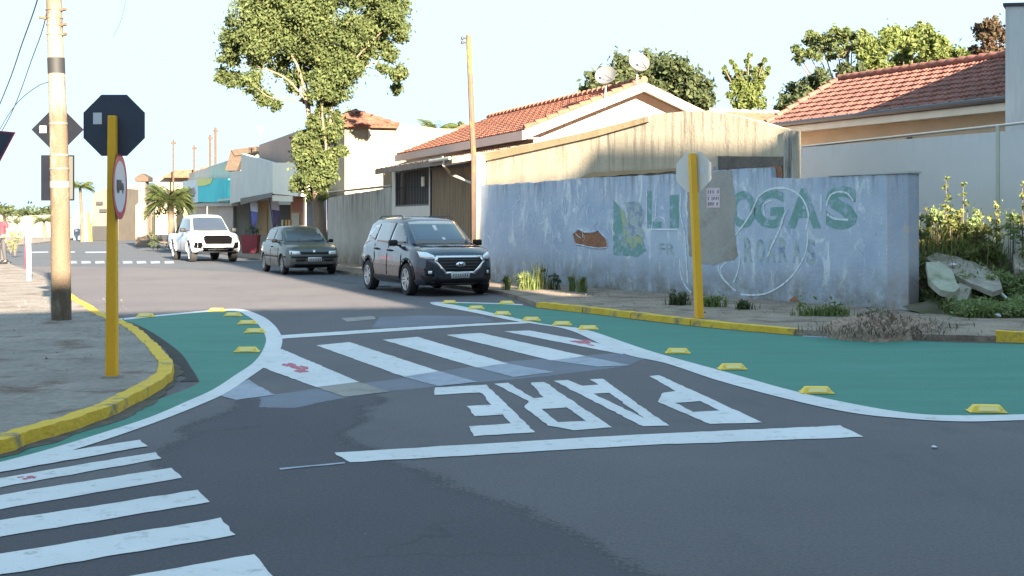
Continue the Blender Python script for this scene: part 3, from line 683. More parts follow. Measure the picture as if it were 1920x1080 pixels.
# ---- clay tile roof builder
def tile_roof(mb, e0, e1, r0, r1, pitch=.17, row=.3, amp=.026, k=6):
    """corrugated, stepped clay tiles between the eave e0-e1 and the ridge r0-r1"""
    e0, e1, r0, r1 = map(Vector, (e0, e1, r0, r1)); L = (e1 - e0).length; H = ((r0 + r1) / 2 - (e0 + e1) / 2).length
    n = ((e1 - e0).cross(r0 - e0)).normalized()
    if n.z < 0: n = -n
    nc = max(2, int(L / pitch)) * k; nr = max(2, int(H / row))
    vs = []; rows = 0
    for j in range(nr):
        for s_ in (0, 1):
            v = (j + (0 if s_ == 0 else .995)) / nr; off = .045 if s_ == 0 else .01
            for i in range(nc + 1):
                u = i / nc; p = e0.lerp(e1, u).lerp(r0.lerp(r1, u), v)
                vs.append(p + n * (off + amp * abs(math.sin(math.pi * i / k)) + .008 * math.sin(i * 12.9 + j * 7.7)))
            rows += 1
    fs = [(a * (nc + 1) + i, a * (nc + 1) + i + 1, (a + 1) * (nc + 1) + i + 1, (a + 1) * (nc + 1) + i) for a in range(rows - 1) for i in range(nc)]
    mb.add(vs, fs)
    m = len(vs); mb.add([e0 - n * .05, e1 - n * .05, r1 - n * .05, r0 - n * .05, e0 + n * .05, e1 + n * .05, r1 - n * .01, r0 - n * .01], [(0, 1, 2, 3), (0, 1, 5, 4), (0, 3, 7, 4), (1, 2, 6, 5)])
def ridge_caps(mb, a, b, r=.09, step=.36):
    a = Vector(a); b = Vector(b); L = (b - a).length; n = max(1, int(L / step)); d = (b - a) / n
    for i in range(n):
        p = a + d * i; mb.tube([p + Vector((0, 0, .03)), p + d * 1.08 + Vector((0, 0, .0))], [r * 1.15, r * .9], 10)

# ---- gabled house with gate
gh = thing('gabled_house', S(0, 0, 0), 'low pink house with red clay tile roof, street canopy and barred window', 'house')
eb, rb, ze, zr = 1.86, 5.34, 3.93, 5.32; a0, a1 = 1.24, 14.2; zfar = 3.95
wa = a0 + .55                                          # gable wall set back under the verge
mb = MB(); mb.prism([S(wa, eb + .45, 0), S(wa, eb + .45, ze + .05), S(wa, rb, zr - .12), S(wa, 8.4, ze + .05), S(wa, 8.4, 0)], S(a1 - .4, 0, 0) - S(wa, 0, 0))
wpart(mb, 'wall', M_pink, gh)
mb = MB(); tile_roof(mb, S(a1, eb, ze), S(a0, eb, ze), S(a1, rb, zr), S(a0, rb, zr)); tile_roof(mb, S(a0, 2 * rb - eb, ze), S(a1, 2 * rb - eb, ze), S(a0, rb, zr), S(a1, rb, zr))
rf = wpart(mb, 'roof', M_tile, gh, fixn=False)
mb = MB(); ridge_caps(mb, S(a0, rb, zr + .06), S(a1, rb, zr + .06))
for i in range(11):
    t = i / 11; ridge_caps(mb, S(a0 + .08, eb + (rb - eb) * t, ze + .06 + (zr - ze) * t), S(a0 + .08, eb + (rb - eb) * (t + 1 / 11), ze + .06 + (zr - ze) * (t + 1 / 11)), .08, .3)
wpart(mb, 'ridge_tile', M_tile, rf, 40)
mb = MB()
for s0, b0_, b1_ in ((0, eb - .05, rb), (1, rb, 2 * rb - eb + .05)):      # verge boards
    z0_, z1_ = (ze - .02, zr) if s0 == 0 else (zr, ze - .02)
    mb.hexa([S(a0 - .03, b0_, z0_ - .22), S(a0 - .03, b1_, z1_ - .22), S(a0 + .03, b1_, z1_ - .22), S(a0 + .03, b0_, z0_ - .22), S(a0 - .03, b0_, z0_ + .02), S(a0 - .03, b1_, z1_ + .02), S(a0 + .03, b1_, z1_ + .02), S(a0 + .03, b0_, z0_ + .02)])
    mb.hexa([S(a0 + .03, b0_, z0_ - .1), S(a0 + .03, b1_, z1_ - .1), S(wa + .1, b1_, z1_ - .1), S(wa + .1, b0_, z0_ - .1), S(a0 + .03, b0_, z0_ - .07), S(a0 + .03, b1_, z1_ - .07), S(wa + .1, b1_, z1_ - .07), S(wa + .1, b0_, z0_ - .07)])
wpart(mb, 'verge_board', M_fascia, gh)
mb = MB(); mb.box(a0, a1, eb - .08, eb - .03, ze - .24, ze - .0, S); mb.box(a0, a1, eb - .03, eb + .45, ze - .2, ze - .17, S); wpart(mb, 'eave_board', mottle('pale_pink_board', (.5, .38, .34), (.56, .43, .38), 2, fine=.1, bmp=0), gh)
# street front under the canopy: plaster with barred window, slatted gate
a_g0, a_g1 = St(884), St(806)              # gate between
a_w0, a_w1 = St(804), St(741)
a_e = St(735)
zt = 3.06
M_frontw = streaky('white_front_plaster', (.52, .48, .44), (.58, .54, .50), (.25, .2, .17), 3, .1, .3, None, (.3, .25, .2), bmp=.15)
mb = MB()
z_s, z_h = Sz(388, a_w1), Sz(322, a_w1)
mb.box(a_g1 + .0, a_e, 0, .18, -.04, z_s, S); mb.box(a_w1, a_e, 0, .18, z_s, zt + .2, S); mb.box(a_g1, a_w0, 0, .18, z_s, zt + .2, S); mb.box(a_w0, a_w1, 0, .18, z_h, zt + .2, S)
wpart(mb, 'front_wall', M_frontw, gh)
mb = MB(); mb.box(a_g1, a_e, .35, .4, z_s - .2, zt + .3, S); wpart(mb, 'inner_panel', mottle('weathered_shutter', (.14, .13, .12), (.2, .18, .17), 2, fine=.2, bmp=.1, stretch=(3, 3, .3)), gh)
wi = MB(); wi.box(a_w0, a_w1, .02, .07, z_s, z_s + .05, S); wi.box(a_w0, a_w1, .02, .07, z_h - .05, z_h, S); wi.box(a_w0, a_w0 + .05, .02, .07, z_s, z_h, S); wi.box(a_w1 - .05, a_w1, .02, .07, z_s, z_h, S)
wn = wpart(wi, 'window', M_metal_d, gh)
mb = MB(); n_b = 22
for i in range(1, n_b):
    a = a_w0 + (a_w1 - a_w0) * i / n_b; mb.box(a - .012, a + .012, .03, .055, z_s + .05, z_h - .05, S)
mb.box(a_w0, a_w1, .056, .07, z_s + (z_h - z_s) * .5, z_s + (z_h - z_s) * .5 + .04, S)
wpart(mb, 'bars', M_metal_d, wn)
mb = MB(); mb.box(a_w1 + .3, a_w1 - .1, -.03, -.003, zt - .45, zt - .1, S)
gt = MB(); za = .12
ng = 26
for i in range(ng):
    a = a_g0 + .06 + (a_g1 - a_g0 - .12) * i / ng; gt.bbox(a, a + (a_g1 - a_g0 - .12) / ng * .82, .03, .06, za + .05, zt - .12, .004, S)
gte = wpart(gt, 'gate', M_gate, gh)
mb = MB(); mb.box(a_g0, a_g0 + .06, 0, .1, za - .05, zt + .1, S); mb.box(a_g1 - .06, a_g1, 0, .1, za - .05, zt, S); mb.box(a_g0, a_g1, .0, .08, zt - .12, zt - .04, S); mb.box(a_g0, a_g1, .062, .09, za, za + .06, S); mb.box(a_g0, a_g1, .062, .09, 1.5, 1.56, S)
wpart(mb, 'gate_frame', M_metal_d, gte)
mb = MB(); mb.box(a_g0 + 2.9, a_g0 + 2.98, -.0, .03, 1.0, 1.25, S); wpart(mb, 'handle', M_metal_d, gte)
mb = MB(); mb.box(a_w0 + .35, a_w0 + .6, -.05, -.003, Sz(327, a_w0) - .32, Sz(327, a_w0) - .05, S); wpart(mb, 'meter_box', M_fascia, gh)
# canopy
ca1 = St(706, -.55)
mb = MB()
mb.hexa([S(-.1, -.55, 3.02), S(ca1, -.55, 3.02), S(ca1, eb + .4, 3.5), S(-.1, eb + .4, 3.5), S(-.1, -.55, 3.06), S(ca1, -.55, 3.06), S(ca1, eb + .4, 3.54), S(-.1, eb + .4, 3.54)])
cn = wpart(mb, 'canopy', M_wood_d, gh)
mb = MB(); mb.box(-.1, ca1, -.6, -.55, 2.97, 3.12, S); mb.hexa([S(-.15, -.6, 2.97), S(-.1, -.6, 2.97), S(-.1, eb + .4, 3.45), S(-.15, eb + .4, 3.45), S(-.15, -.6, 3.12), S(-.1, -.6, 3.12), S(-.1, eb + .4, 3.6), S(-.15, eb + .4, 3.6)])
wpart(mb, 'fascia', mottle('brown_grey_fascia', (.16, .12, .1), (.24, .2, .17), 3, fine=.3, bmp=.2), cn)
mb = MB(); tile_roof(mb, S(ca1, -.56, 3.08), S(-.1, -.56, 3.08), S(ca1, eb + .35, 3.56), S(-.1, eb + .35, 3.56)); wpart(mb, 'canopy_tiles', mottle('mossy_tiles', (.2, .13, .1), (.3, .2, .15), 3, (.1, .09, .07), 3, .5, .65, fine=.3), cn, fixn=False)
mb = MB(); mb.tube([S(.35, -.62, 3.12), S(.35, -.66, 2.95), S(1.2, -.2, 2.75), S(.05, -.02, 2.5)], .035, 8); mb.tube([S(-.1, -.64, 3.1), S(1.6, -.64, 3.1)], .045, 8); wpart(mb, 'gutter_pipe', M_fascia, gh, 40)
mb = MB(); mb.bbox(-.32, -.02, -.03, .22, -.04, 3.18, .012, S); wpart(mb, 'corner_pier', M_cream, gh)

# rough timber post rising from the corner pier
up = thing('service_post', S(-.05, .08, 0), 'tall thin rusty post rising beside the brown slatted gate', 'pole')
M_rust = mottle('rusty_painted_steel', (.12, .085, .065), (.10, .055, .035), 5, (.5, .22, .05), 2.5, .52, .66, fine=.3, rough=.8, bmp=.3, stretch=(1, 1, .5))
pb = P(888, 300, 31.75); ptp = P(878.5, 66, 31.75)
mb = MB(); mb.tube([Vector((pb.x + .02, pb.y, .1)), pb, ptp], [.075, .07, .062], 8); po = wpart(mb, 'pole', M_rust, up, 40)
mb = MB()
for y in (72, 80): q = P(876, y, 31.75); mb.tube([q + Vector((.02, 0, 0)), q + Vector((-.12, -.03, 0))], .02, 6); mb.lathe([(.0, -.05), (.035, -.03), (.035, .03), (0, .05)], 8, lambda x, y_, z, q=q: q + Vector((-.12 + x, -.03 + y_, z)))
wpart(mb, 'insulator', M_metal_d, up)

# satellite dishes on the gable
def dish(px, py, r, mast_px, Y, label, rot):
    c = P(px, py, Y); root = thing('satellite_dish', P(mast_px[0], mast_px[1], Y), label, 'satellite dish')
    ax = Vector((math.sin(R(rot)), -math.cos(R(rot)), .55)).normalized(); u = ax.orthogonal().normalized(); v = ax.cross(u)
    fr = lambda x, y, z: c + u * x + v * y + ax * z
    mb = MB(); pr = [(r * k / 10, (r * k / 10) ** 2 / r * .42) for k in range(0, 11)]
    mb.lathe(pr + [(r * 1.02, r * .42 + .004), (r * 1.02, r * .42 - .015)] + [(a, b - .012) for a, b in reversed(pr)], 32, fr)
    wpart(mb, 'reflector', mottle('galvanised_dish', (.13, .13, .14), (.17, .17, .18), 6, fine=.2, rough=.5, metal=.2, bmp=.1) if 'dish' not in DM else DM['dish'], root, 50)
    mb = MB(); b0 = P(mast_px[0], mast_px[1], Y); mb.tube([b0, b0.lerp(c, .8) + Vector((0, .03, 0)), c - ax * .03], .022, 8); wpart(mb, 'mast', M_fascia, root, 50)
    mb = MB(); mb.tube([c + v * r * .9 + ax * r * .35, c + ax * r * 1.05 - Vector((0, 0, r * .3))], .01, 6); mb.bbox(-.03, .03, -.03, .03, -.03, .03, .01, lambda x, y, z: c + ax * r * 1.05 + Vector((x, y, z - r * .3))); wpart(mb, 'feed_arm', M_metal_d, root)
DM = {}
dish(1137, 145, .28, (1134, 201), 34.4, 'pale satellite dish, the lower of two, on the left slope of the gable roof', -20)
dish(1196, 121, .29, (1194, 157), 34.8, 'grey satellite dish, the higher of two, by the peak of the gable', 15)

# white wall at the lot and tall white building
LW = WallMap((6.4, 29.0), (8.1, 23.77))
lw = thing('lot_wall', LW(1490, 420), 'smooth pale grey-white wall behind the weedy lot with a vertical joint', 'wall')
eA = LW(1478, 500); eB = LW(2080, 500)
mb = MB(); wall_with_top(mb, eA.xy, eB.xy, [(0, LW(1490, 277).z), (1, LW(1900, 246).z - .02)], -.04, .2); wpart(mb, 'wall_panel', M_whitew, lw)
mb = MB(); fA, fB = LW(1478, 500, .03).xy, LW(2080, 500, .03).xy
zz = LW(1490, 277).z; u3 = Vector((*(fB - fA), 0)); n3 = Vector((*(-LW.n), 0)); f = frame((fA.x, fA.y, 0), u3.normalized(), n3)
mb.bbox(0, u3.length, .02, .24, zz - .0, zz + .025, .004, f); wpart(mb, 'coping', plain('pale_coping', (.62, .62, .6), .8), lw)
mb = MB(); j0 = LW.t(1868) - LW.t(1478); mb.box(j0, j0 + .09, .02, .035, 0, zz, f); wpart(mb, 'expansion_joint', mottle('joint_filler', (.36, .4, .36), (.42, .44, .38), 2), lw)
tb = thing('white_building', P(1885, 300, 23.2), 'tall plain white building cut by the right edge of the picture', 'building')
p0 = P(1885, 12, 23.2); mb = MB(); f = frame((p0.x, p0.y, 0), (math.cos(R(-8)), math.sin(R(-8)), 0), (math.sin(R(26)), math.cos(R(26)), 0))
mb.box(0, 7, 0, 8, -.04, p0.z, f); wpart(mb, 'wall', M_whitew, tb)
mb = MB(); mb.bbox(-.04, 7.04, -.04, 8, p0.z + .001, p0.z + .06, .01, f); wpart(mb, 'parapet_cap', M_metal_d, tb)

# red roofed house behind the lot
rh = thing('tiled_house', P(1500, 400, 32), 'ochre house with a broad faded red clay tile roof behind the white wall', 'house')
e0 = P(1436, 236, 33.7); e1 = P(1990, 172, 23.4); r0 = P(1574, 152, 34.6); r1 = P(1990, 94, 26.6)
uu = (e1 - e0); uu.z = 0; uu.normalize()
mb = MB(); tile_roof(mb, e0, e1, r0, r1); wpart(mb, 'roof', M_tile_f, rh, fixn=False)
back = lambda p, q: Vector((2 * q.x - p.x, 2 * q.y - p.y, p.z))
mb = MB(); tile_roof(mb, back(e1, r1), back(e0, r0), r1, r0); wpart(mb, 'roof', M_tile_f, rh, fixn=False)
mb = MB(); ridge_caps(mb, r0 + Vector((0, 0, .06)), r1 + Vector((0, 0, .06)), .085); ridge_caps(mb, e0 + Vector((0, 0, .05)), r0 + Vector((0, 0, .05)), .08); wpart(mb, 'ridge_tile', M_tile_f, rh, 40)
nn = Vector((uu.y, -uu.x, 0)); nn = nn if nn.y < 0 else -nn           # outward, towards the street
f = lambda a, b, z=0: e0 + uu * a + nn * b + Vector((0, 0, z + (e1.z - e0.z) * a / (e1 - e0).length)); LL = (e1 - e0).length
mb = MB(); mb.tube([f(0, .05, -.02), f(LL, .05, -.02)], .07, 8); wpart(mb, 'gutter', M_metal_d, rh, 40)
mb = MB(); mb.box(0, LL, -.02, .01, -.24, -.08, f); mb.box(0, LL, -.5, -.02, -.22, -.19, f); wpart(mb, 'eave_board', M_fascia, rh)
mb = MB(); mb.box(.5, LL, -3.2, -.5, -4.0, -.2, f); wpart(mb, 'wall', M_orange, rh)
mb = MB(); mb.prism([f(.5, -.55, -.15), f(.5, -3.2, -.15), r0 - Vector((0, 0, .12)) + uu * .5], uu * .05); wpart(mb, 'gable', M_orange, rh)
q = f(LL * .52, -.49, -.62); mb = MB(); mb.lathe([(0, 0), (.06, 0), (.05, .09), (0, .1)], 10, lambda x, y, z: q + Vector((x, 0, y)) + nn * z); wpart(mb, 'wall_lamp', M_metal_d, rh)
# low roof between the two houses
lr = thing('tiled_shed', P(1400, 260, 41), 'low orange clay tile roof glimpsed between the two houses', 'house')
c0 = P(1330, 236, 40); c1 = P(1470, 240, 40)
mb = MB(); mb.hexa([Vector((c0.x, 40.2, 0)), Vector((c1.x, 40.2, 0)), Vector((c1.x, 44.5, 0)), Vector((c0.x, 44.5, 0)), Vector((c0.x, 40.2, c0.z - .1)), Vector((c1.x, 40.2, c1.z - .1)), Vector((c1.x, 44.5, c1.z)), Vector((c0.x, 44.5, c0.z))]); wpart(mb, 'wall', M_cream, lr)
mb = MB(); tile_roof(mb, c0, c1, P(1330, 209, 44), P(1470, 214, 44)); wpart(mb, 'roof', M_tile, lr, fixn=False)
mb = MB(); ridge_caps(mb, P(1330, 209, 44), P(1470, 214, 44)); wpart(mb, 'ridge_tile', M_fascia, lr, 40)

# stained boundary wall further up the street
a_b0, a_b1 = a_e + .02, St(612)
sw = thing('boundary_wall', S(a_b0, 0, 0), 'grimy grey plaster wall stained black at the top, right of the tree', 'wall')
mb = MB(); z0_, z1_ = Sz(350, a_b0), Sz(372, a_b1)
tp = [S(a_b0 + (a_b1 - a_b0) * i / 14, 0, z0_ + (z1_ - z0_) * i / 14 + random.uniform(-.02, .02)) for i in range(15)]
mb.prism([S(a_b0, 0, -.04)] + tp + [S(a_b1, 0, -.04)], S(0, .16, 0) - S(0, 0, 0)); wpart(mb, 'wall_panel', M_grimy, sw)
mb = MB(); mb.bbox(a_b0 - .0, a_b1, -.04, .2, z0_ + .01, z0_ + .06, .01, S); wpart(mb, 'coping', M_grimy, sw)

# pale yellow two storey house behind it
zc = 5.05
yh = thing('flat_sided_house', S(16, .3, 0), 'tall pale yellow side wall with a tiled hip roof behind the big tree', 'house')
mb = MB(); mb.box(15.9, 23.3, .35, 9, -.04, zc, S); wpart(mb, 'wall', M_lit, yh)
mb = MB(); hb, hz = 1.0, 5.62
tile_roof(mb, S(15.6, -.3, zc), S(15.6, 2.3, zc), S(16.9, hb - .1, hz), S(16.9, hb + .1, hz)); tile_roof(mb, S(23.5, -.3, zc), S(15.6, -.3, zc), S(22, hb, hz), S(16.9, hb, hz)); tile_roof(mb, S(15.6, 2.3, zc), S(23.5, 2.3, zc), S(16.9, hb, hz), S(22, hb, hz))
wpart(mb, 'roof', M_tile, yh, fixn=False)
mb = MB(); ridge_caps(mb, S(16.9, hb, hz + .05), S(22, hb, hz + .05)); ridge_caps(mb, S(15.6, -.3, zc + .05), S(16.9, hb, hz + .05)); ridge_caps(mb, S(15.6, 2.3, zc + .05), S(16.9, hb, hz + .05)); wpart(mb, 'ridge_tile', M_tile, yh, 40)
mb = MB(); mb.box(15.84, 15.88, 1.2, 1.28, 1.4, zc, S); wpart(mb, 'drain_pipe', M_greyp, yh)
rr = thing('tiled_roof_house', S(20, 7, 0), 'corner of a red tiled roof peeping over the pale yellow wall', 'house')
mb = MB(); mb.box(24.5, 30, 7, 13, -.04, 4.9, S); wpart(mb, 'wall', M_lit, rr)
mb = MB(); tile_roof(mb, S(24, 6.2, 5.15), S(24, 13.5, 5.15), S(27, 8.5, 6.1), S(27, 11.5, 6.1)); wpart(mb, 'roof', M_tile, rr, fixn=False)

# shop row
sh = thing('corner_shop', S(St(600), 0, 0), 'shop with a blank white fascia board, salmon upper wall and orange front', 'shop')
s0, s1 = St(612) + .3, St(482)
sm = St(561)
mb = MB(); mb.prism([S(sm, .1, 3.4), S(sm, .1, Sz(243, sm)), S(sm, 4, Sz(225, sm)), S(sm, 8, Sz(243, sm)), S(sm, 8, 3.4)], S(s1, 0, 0) - S(sm, 0, 0)); wpart(mb, 'upper_wall', M_salmon, sh)
mb = MB(); mb.box(sm, s1, .1, 8, Sz(345, s1), 3.9, S); mb.box(s0, s1 + 3, 2.5, 8, -.04, 3.6, S); wpart(mb, 'wall', M_orange, sh)
# angled fascia
fA = S(St(560, -.7), -.7, 0); fB = S(St(430, -.7), -.7, 0); FM = WallMap(fA.xy, fB.xy)
def on(wm, pxs, off, th, name, mat, par, label=None):
    mb = MB(); mb.prism([wm(x, y, off) for x, y in pxs], (*(wm.n * -th), 0)); return wpart(mb, name, mat, par, label=label)
on(FM, [(512, 305), (560, 305), (560, 368), (512, 363)], .02, .5, 'fascia_board', mottle('white_signboard', (.62, .6, .52), (.68, .66, .58), 1, fine=.05, bmp=0), sh)
on(FM, [(452, 288), (512, 306), (512, 363), (431, 382), (431, 322), (452, 320)], 0, .25, 'fascia_board', mottle('grey_signboard', (.44, .46, .44), (.52, .54, .52), 1, fine=.08, bmp=0), sh)
on(FM, [(452, 372), (512, 361), (512, 369), (452, 384)], .04, .1, 'fascia_trim', M_metal_d, sh)
mb = MB(); mb.box(St(572), St(430), -.65, 2.5, 2.72, 2.82, S); wpart(mb, 'soffit', M_fascia, sh)
on(FM, [(515, 366), (553, 368), (553, 378), (515, 377)], .1, .03, 'banner', M_fascia, sh)
# shop front items
om = WallMap(S(s0, 1.4, 0).xy, S(s1, 1.4, 0).xy)
on(om, [(548, 374), (570, 374), (570, 398), (548, 395)], .02, .1, 'red_panel', plain('red_panel', (.36, .1, .06), .6), sh)
on(om, [(545, 372), (576, 372), (576, 470), (545, 468)], 0, .2, 'shop_wall', mottle('orange_shop_wall', (.48, .23, .10), (.56, .3, .15), 3, fine=.1), sh)
on(om, [(549, 400), (563, 399), (563, 440), (549, 440)], .06, .05, 'pale_door', plain('pale_door', (.5, .5, .42), .6), sh)
on(om, [(520, 384), (545, 384), (545, 460), (520, 460)], .0, .1, 'shop_opening', M_dark, sh)
on(om, [(485, 372), (500, 372), (500, 440), (485, 440)], .0, .1, 'timber_panel', plain('timber_panel', (.36, .22, .1), .7), sh)
on(om, [(440, 384), (484, 376), (484, 452), (440, 455)], .3, .1, 'glass_front', plain('blue_grey_glass', (.22, .28, .34), .15), sh)
for x, c in ((531, (.5, .45, .36)), (538, (.6, .35, .08)), (544, (.65, .4, .1))):
    on(om, [(x, 412), (x + 4, 412), (x + 4, 436), (x, 436)], .1, .05, 'display_item', plain('display_item', c, .6), sh)
gp = thing('gate_panel', S(St(590), .0, 0), 'tall dark blue-grey metal gate between the tree and the orange shop', 'gate')
on(WallMap(S(0, -.05, 0).xy, S(30, -.05, 0).xy), [(572, 352), (612, 352), (612, 488), (572, 480)], 0, .06, 'gate_leaf', mottle('dark_blue_gate', (.08, .09, .13), (.11, .12, .16), 2, fine=.15), gp)
on(WallMap(S(0, -.05, 0).xy, S(30, -.05, 0).xy), [(570, 350), (574, 350), (574, 482), (570, 480)], .04, .12, 'gate_post', M_greyp, gp)
# dark roofed house
dh = thing('dark_roofed_house', S(St(460), 2, 0), 'grey house with an overhanging dark brown roof above the white fascia', 'house')
Yd = 70; mb = MB(); mb.prism([P(446, 320, Yd), P(455, 290, Yd), P(481, 284, Yd), P(490, 330, Yd)], (0, 6, 0)); wpart(mb, 'wall', M_greyp, dh)
mb = MB(); mb.prism([P(433, 281, Yd - 1), P(481, 274, Yd - 1), P(481, 283, Yd - 1), P(456, 290, Yd - 1), P(440, 292, Yd - 1)], (0, 7, 0)); mb.prism([P(433, 281, Yd - .9), P(456, 289, Yd - .9), P(444, 320, Yd - .9), P(422, 320, Yd - .9)], (0, 2, 0)); wpart(mb, 'roof', M_wood_d, dh)
# cyan signed shop
cs = thing('signed_shop', S(St(400), 0, 0), 'small shop under a bright cyan and white signboard', 'shop')
c0_, c1_ = St(432), St(342)
mb = MB(); mb.box(c0_ + .2, c1_, .2, 7, -.04, Sz(330, c1_) + .1, S); wpart(mb, 'wall', M_greyp, cs)
CMm = WallMap(S(0, -.6, 0).xy, S(60, -.6, 0).xy)
on(CMm, [(371, 335), (428, 335), (428, 379), (371, 379)], 0, .5, 'signboard', mottle('cyan_signboard', (.06, .50, .56), (.08, .56, .62), 1, fine=.05, bmp=0), cs)
on(CMm, [(371, 335), (400, 335), (396, 344), (384, 348), (371, 349)], .03, .03, 'yellow_corner', plain('yellow_green_sign', (.5, .55, .1), .5), cs)
on(CMm, [(342, 340), (371, 336), (371, 379), (342, 384)], 0, .5, 'signboard', mottle('white_sign_panel', (.55, .6, .64), (.6, .65, .68), 1, fine=.05, bmp=0), cs)
on(CMm, [(349, 352), (356, 349), (360, 354), (365, 350), (367, 362), (362, 370), (352, 368), (348, 361)], .03, .03, 'emblem', plain('dark_blue_emblem', (.08, .13, .2), .5), cs)
on(CMm, [(342, 382), (430, 379), (430, 386), (342, 388)], -.1, .4, 'soffit', M_greyp, cs)
for x0, x1 in ((352, 366), (384, 412)):
    on(CMm, [(x0, 386), (x1, 386), (x1, 452), (x0, 456)], -.75, .1, 'shop_opening', plain('grey_shutter', (.2, .21, .24), .5), cs)
sv = thing('striped_fence', S(St(320), 0, 0), 'white and grey slatted fence behind the fan palm', 'fence')
fA2 = S(St(342), -.1, 0); fM = WallMap(fA2.xy, S(St(288), -.1, 0).xy)
mb = MB(); x = 289
while x < 341: mb.prism([fM(x, 392), fM(x + 2.6, 392), fM(x + 2.6, 462), fM(x, 462)], (*(fM.n * -.1), 0)); x += 4.4
wpart(mb, 'slats', plain('white_slats', (.55, .56, .6), .7), sv)
mb = MB(); mb.prism([fM(288, 386, -.15), fM(342, 374, -.15), fM(342, 470, -.15), fM(288, 466, -.15)], (*(fM.n * -.1), 0)); wpart(mb, 'backing', plain('dark_backing', (.12, .12, .14), .8), sv)
# hedge-line roof above the fan palm, red tile strip
rs = thing('long_roofed_house', P(350, 400, 95), 'cream house with a thin red tiled roof edge above the cyan sign', 'house')
mb = MB(); mb.prism([P(292, 332, 96), P(470, 332, 96), P(470, 440, 96), P(292, 440, 96)], (0, 8, 0)); wpart(mb, 'wall', M_lit, rs)
mb = MB(); mb.prism([P(300, 333, 95), P(438, 333, 95), P(438, 327, 95), P(395, 318, 95), P(330, 318, 95)], (0, 8, 0)); wpart(mb, 'roof', M_tile, rs)
mb = MB(); mb.lathe([(0, 0), (.4, 0), (.42, .5), (.3, .75), (0, .8)], 12, lambda x, y, z: P(385, 333, 93) + Vector((x, y, z))); wpart(mb, 'water_tank', plain('orange_tank', (.5, .12, .05), .6), rs, 40)
mb = MB(); mb.prism([P(432, 312, 92), P(470, 306, 92), P(470, 330, 92), P(432, 330, 92)], (0, 4, 0)); wpart(mb, 'parapet', M_lit, rs)
# pillar with cap
pl = thing('gate_pillar', G(268, 463), 'tall beige masonry pillar with a small tiled cap', 'pillar')
Yp = G(268, 463).y; mb = MB(); mb.prism([P(254, 464, Yp), P(276, 464, Yp), P(276, 385, Yp), P(272, 380, Yp), P(272, 340, Yp), P(260, 340, Yp), P(260, 380, Yp), P(254, 385, Yp)], (0, .8, 0)); wpart(mb, 'shaft', M_orange if False else streaky('beige_pillar', (.19, .15, .125), (.24, .19, .16), (.10, .085, .07), 5, 0, .6), pl)
mb = MB(); mb.prism([P(251, 334, Yp - .1), P(265, 325, Yp - .1), P(278, 332, Yp - .1), P(278, 340, Yp - .1), P(254, 341, Yp - .1)], (0, 1, 0)); wpart(mb, 'cap', M_wood_d, pl)
ch = thing('cream_house', P(235, 400, 120), 'plain cream coloured wall at the far end of the street', 'house')
mb = MB(); mb.prism([P(200, 352, 118), P(258, 345, 118), P(258, 440, 118), P(200, 440, 118)], (0, 6, 0)); wpart(mb, 'wall', streaky('far_cream', (.2, .185, .14), (.24, .22, .165), (.12, .11, .09), 5, 0, .4), ch)
mb = MB(); mb.prism([P(222, 427, 117), P(256, 418, 117), P(256, 449, 117), P(222, 449, 117)], (0, .5, 0)); wpart(mb, 'low_wall', M_greyp, ch)
fh = thing('sloping_house', P(190, 400, 108), 'grey-brown house with a sloping roof line behind the signpost', 'house')
mb = MB(); mb.prism([P(174, 363, 108), P(204, 352, 108), P(222, 352, 108), P(222, 452, 108), P(170, 452, 108)], (0, 8, 0)); wpart(mb, 'wall', streaky('far_brown_grey', (.11, .098, .088), (.14, .125, .11), (.05, .045, .04), 4, 0, .6), fh)
mb = MB(); mb.prism([P(173, 424, 107.8), P(203, 424, 107.8), P(203, 451, 107.8), P(173, 451, 107.8)], (0, .1, 0)); wpart(mb, 'garage_door', M_dark, fh)
for x0, x1, y0, y1 in ((180, 192, 378, 384), (186, 199, 392, 398)):
    mb = MB(); mb.prism([P(x0, y0, 107.8), P(x1, y0, 107.8), P(x1, y1, 107.8), P(x0, y1, 107.8)], (0, .1, 0)); wpart(mb, 'window', M_dark, fh)
wg = thing('yellow_ramp_post', P(165, 440, 104), 'slanting yellow and pink gatepost at the far corner', 'post')
mb = MB(); mb.prism([P(162, 398, 104), P(165, 398, 104), P(171, 453, 104), P(165, 453, 104)], (0, .3, 0)); wpart(mb, 'yellow_face', plain('lime_yellow', (.6, .62, .05), .6), wg)
mb = MB(); mb.prism([P(153, 396, 104), P(161.5, 398, 104), P(164.5, 453, 104), P(154, 453, 104)], (0, .3, 0)); wpart(mb, 'pink_face', plain('pink_face', (.42, .3, .32), .7), wg)
lg = thing('blue_grey_wall', P(145, 430, 112), 'distant blue-grey garden wall left of the yellow post', 'wall')
mb = MB(); mb.prism([P(138, 395, 112), P(155, 393, 112), P(155, 450, 112), P(138, 450, 112)], (0, .4, 0)); wpart(mb, 'wall_panel', plain('blue_grey_wall', (.25, .3, .38), .8), lg)
lg2 = thing('distant_wall', P(60, 440, 125), 'low greyish wall far away behind the utility pole', 'wall')
mb = MB(); mb.prism([P(-60, 410, 125), P(60, 404, 125), P(100, 402, 125), P(138, 410, 125), P(138, 447, 125), P(-60, 447, 125)], (0, .4, 0)); wpart(mb, 'wall_panel', streaky('far_grey', (.12, .12, .115), (.16, .16, .15), (.07, .07, .06), 4, 0, .6), lg2)

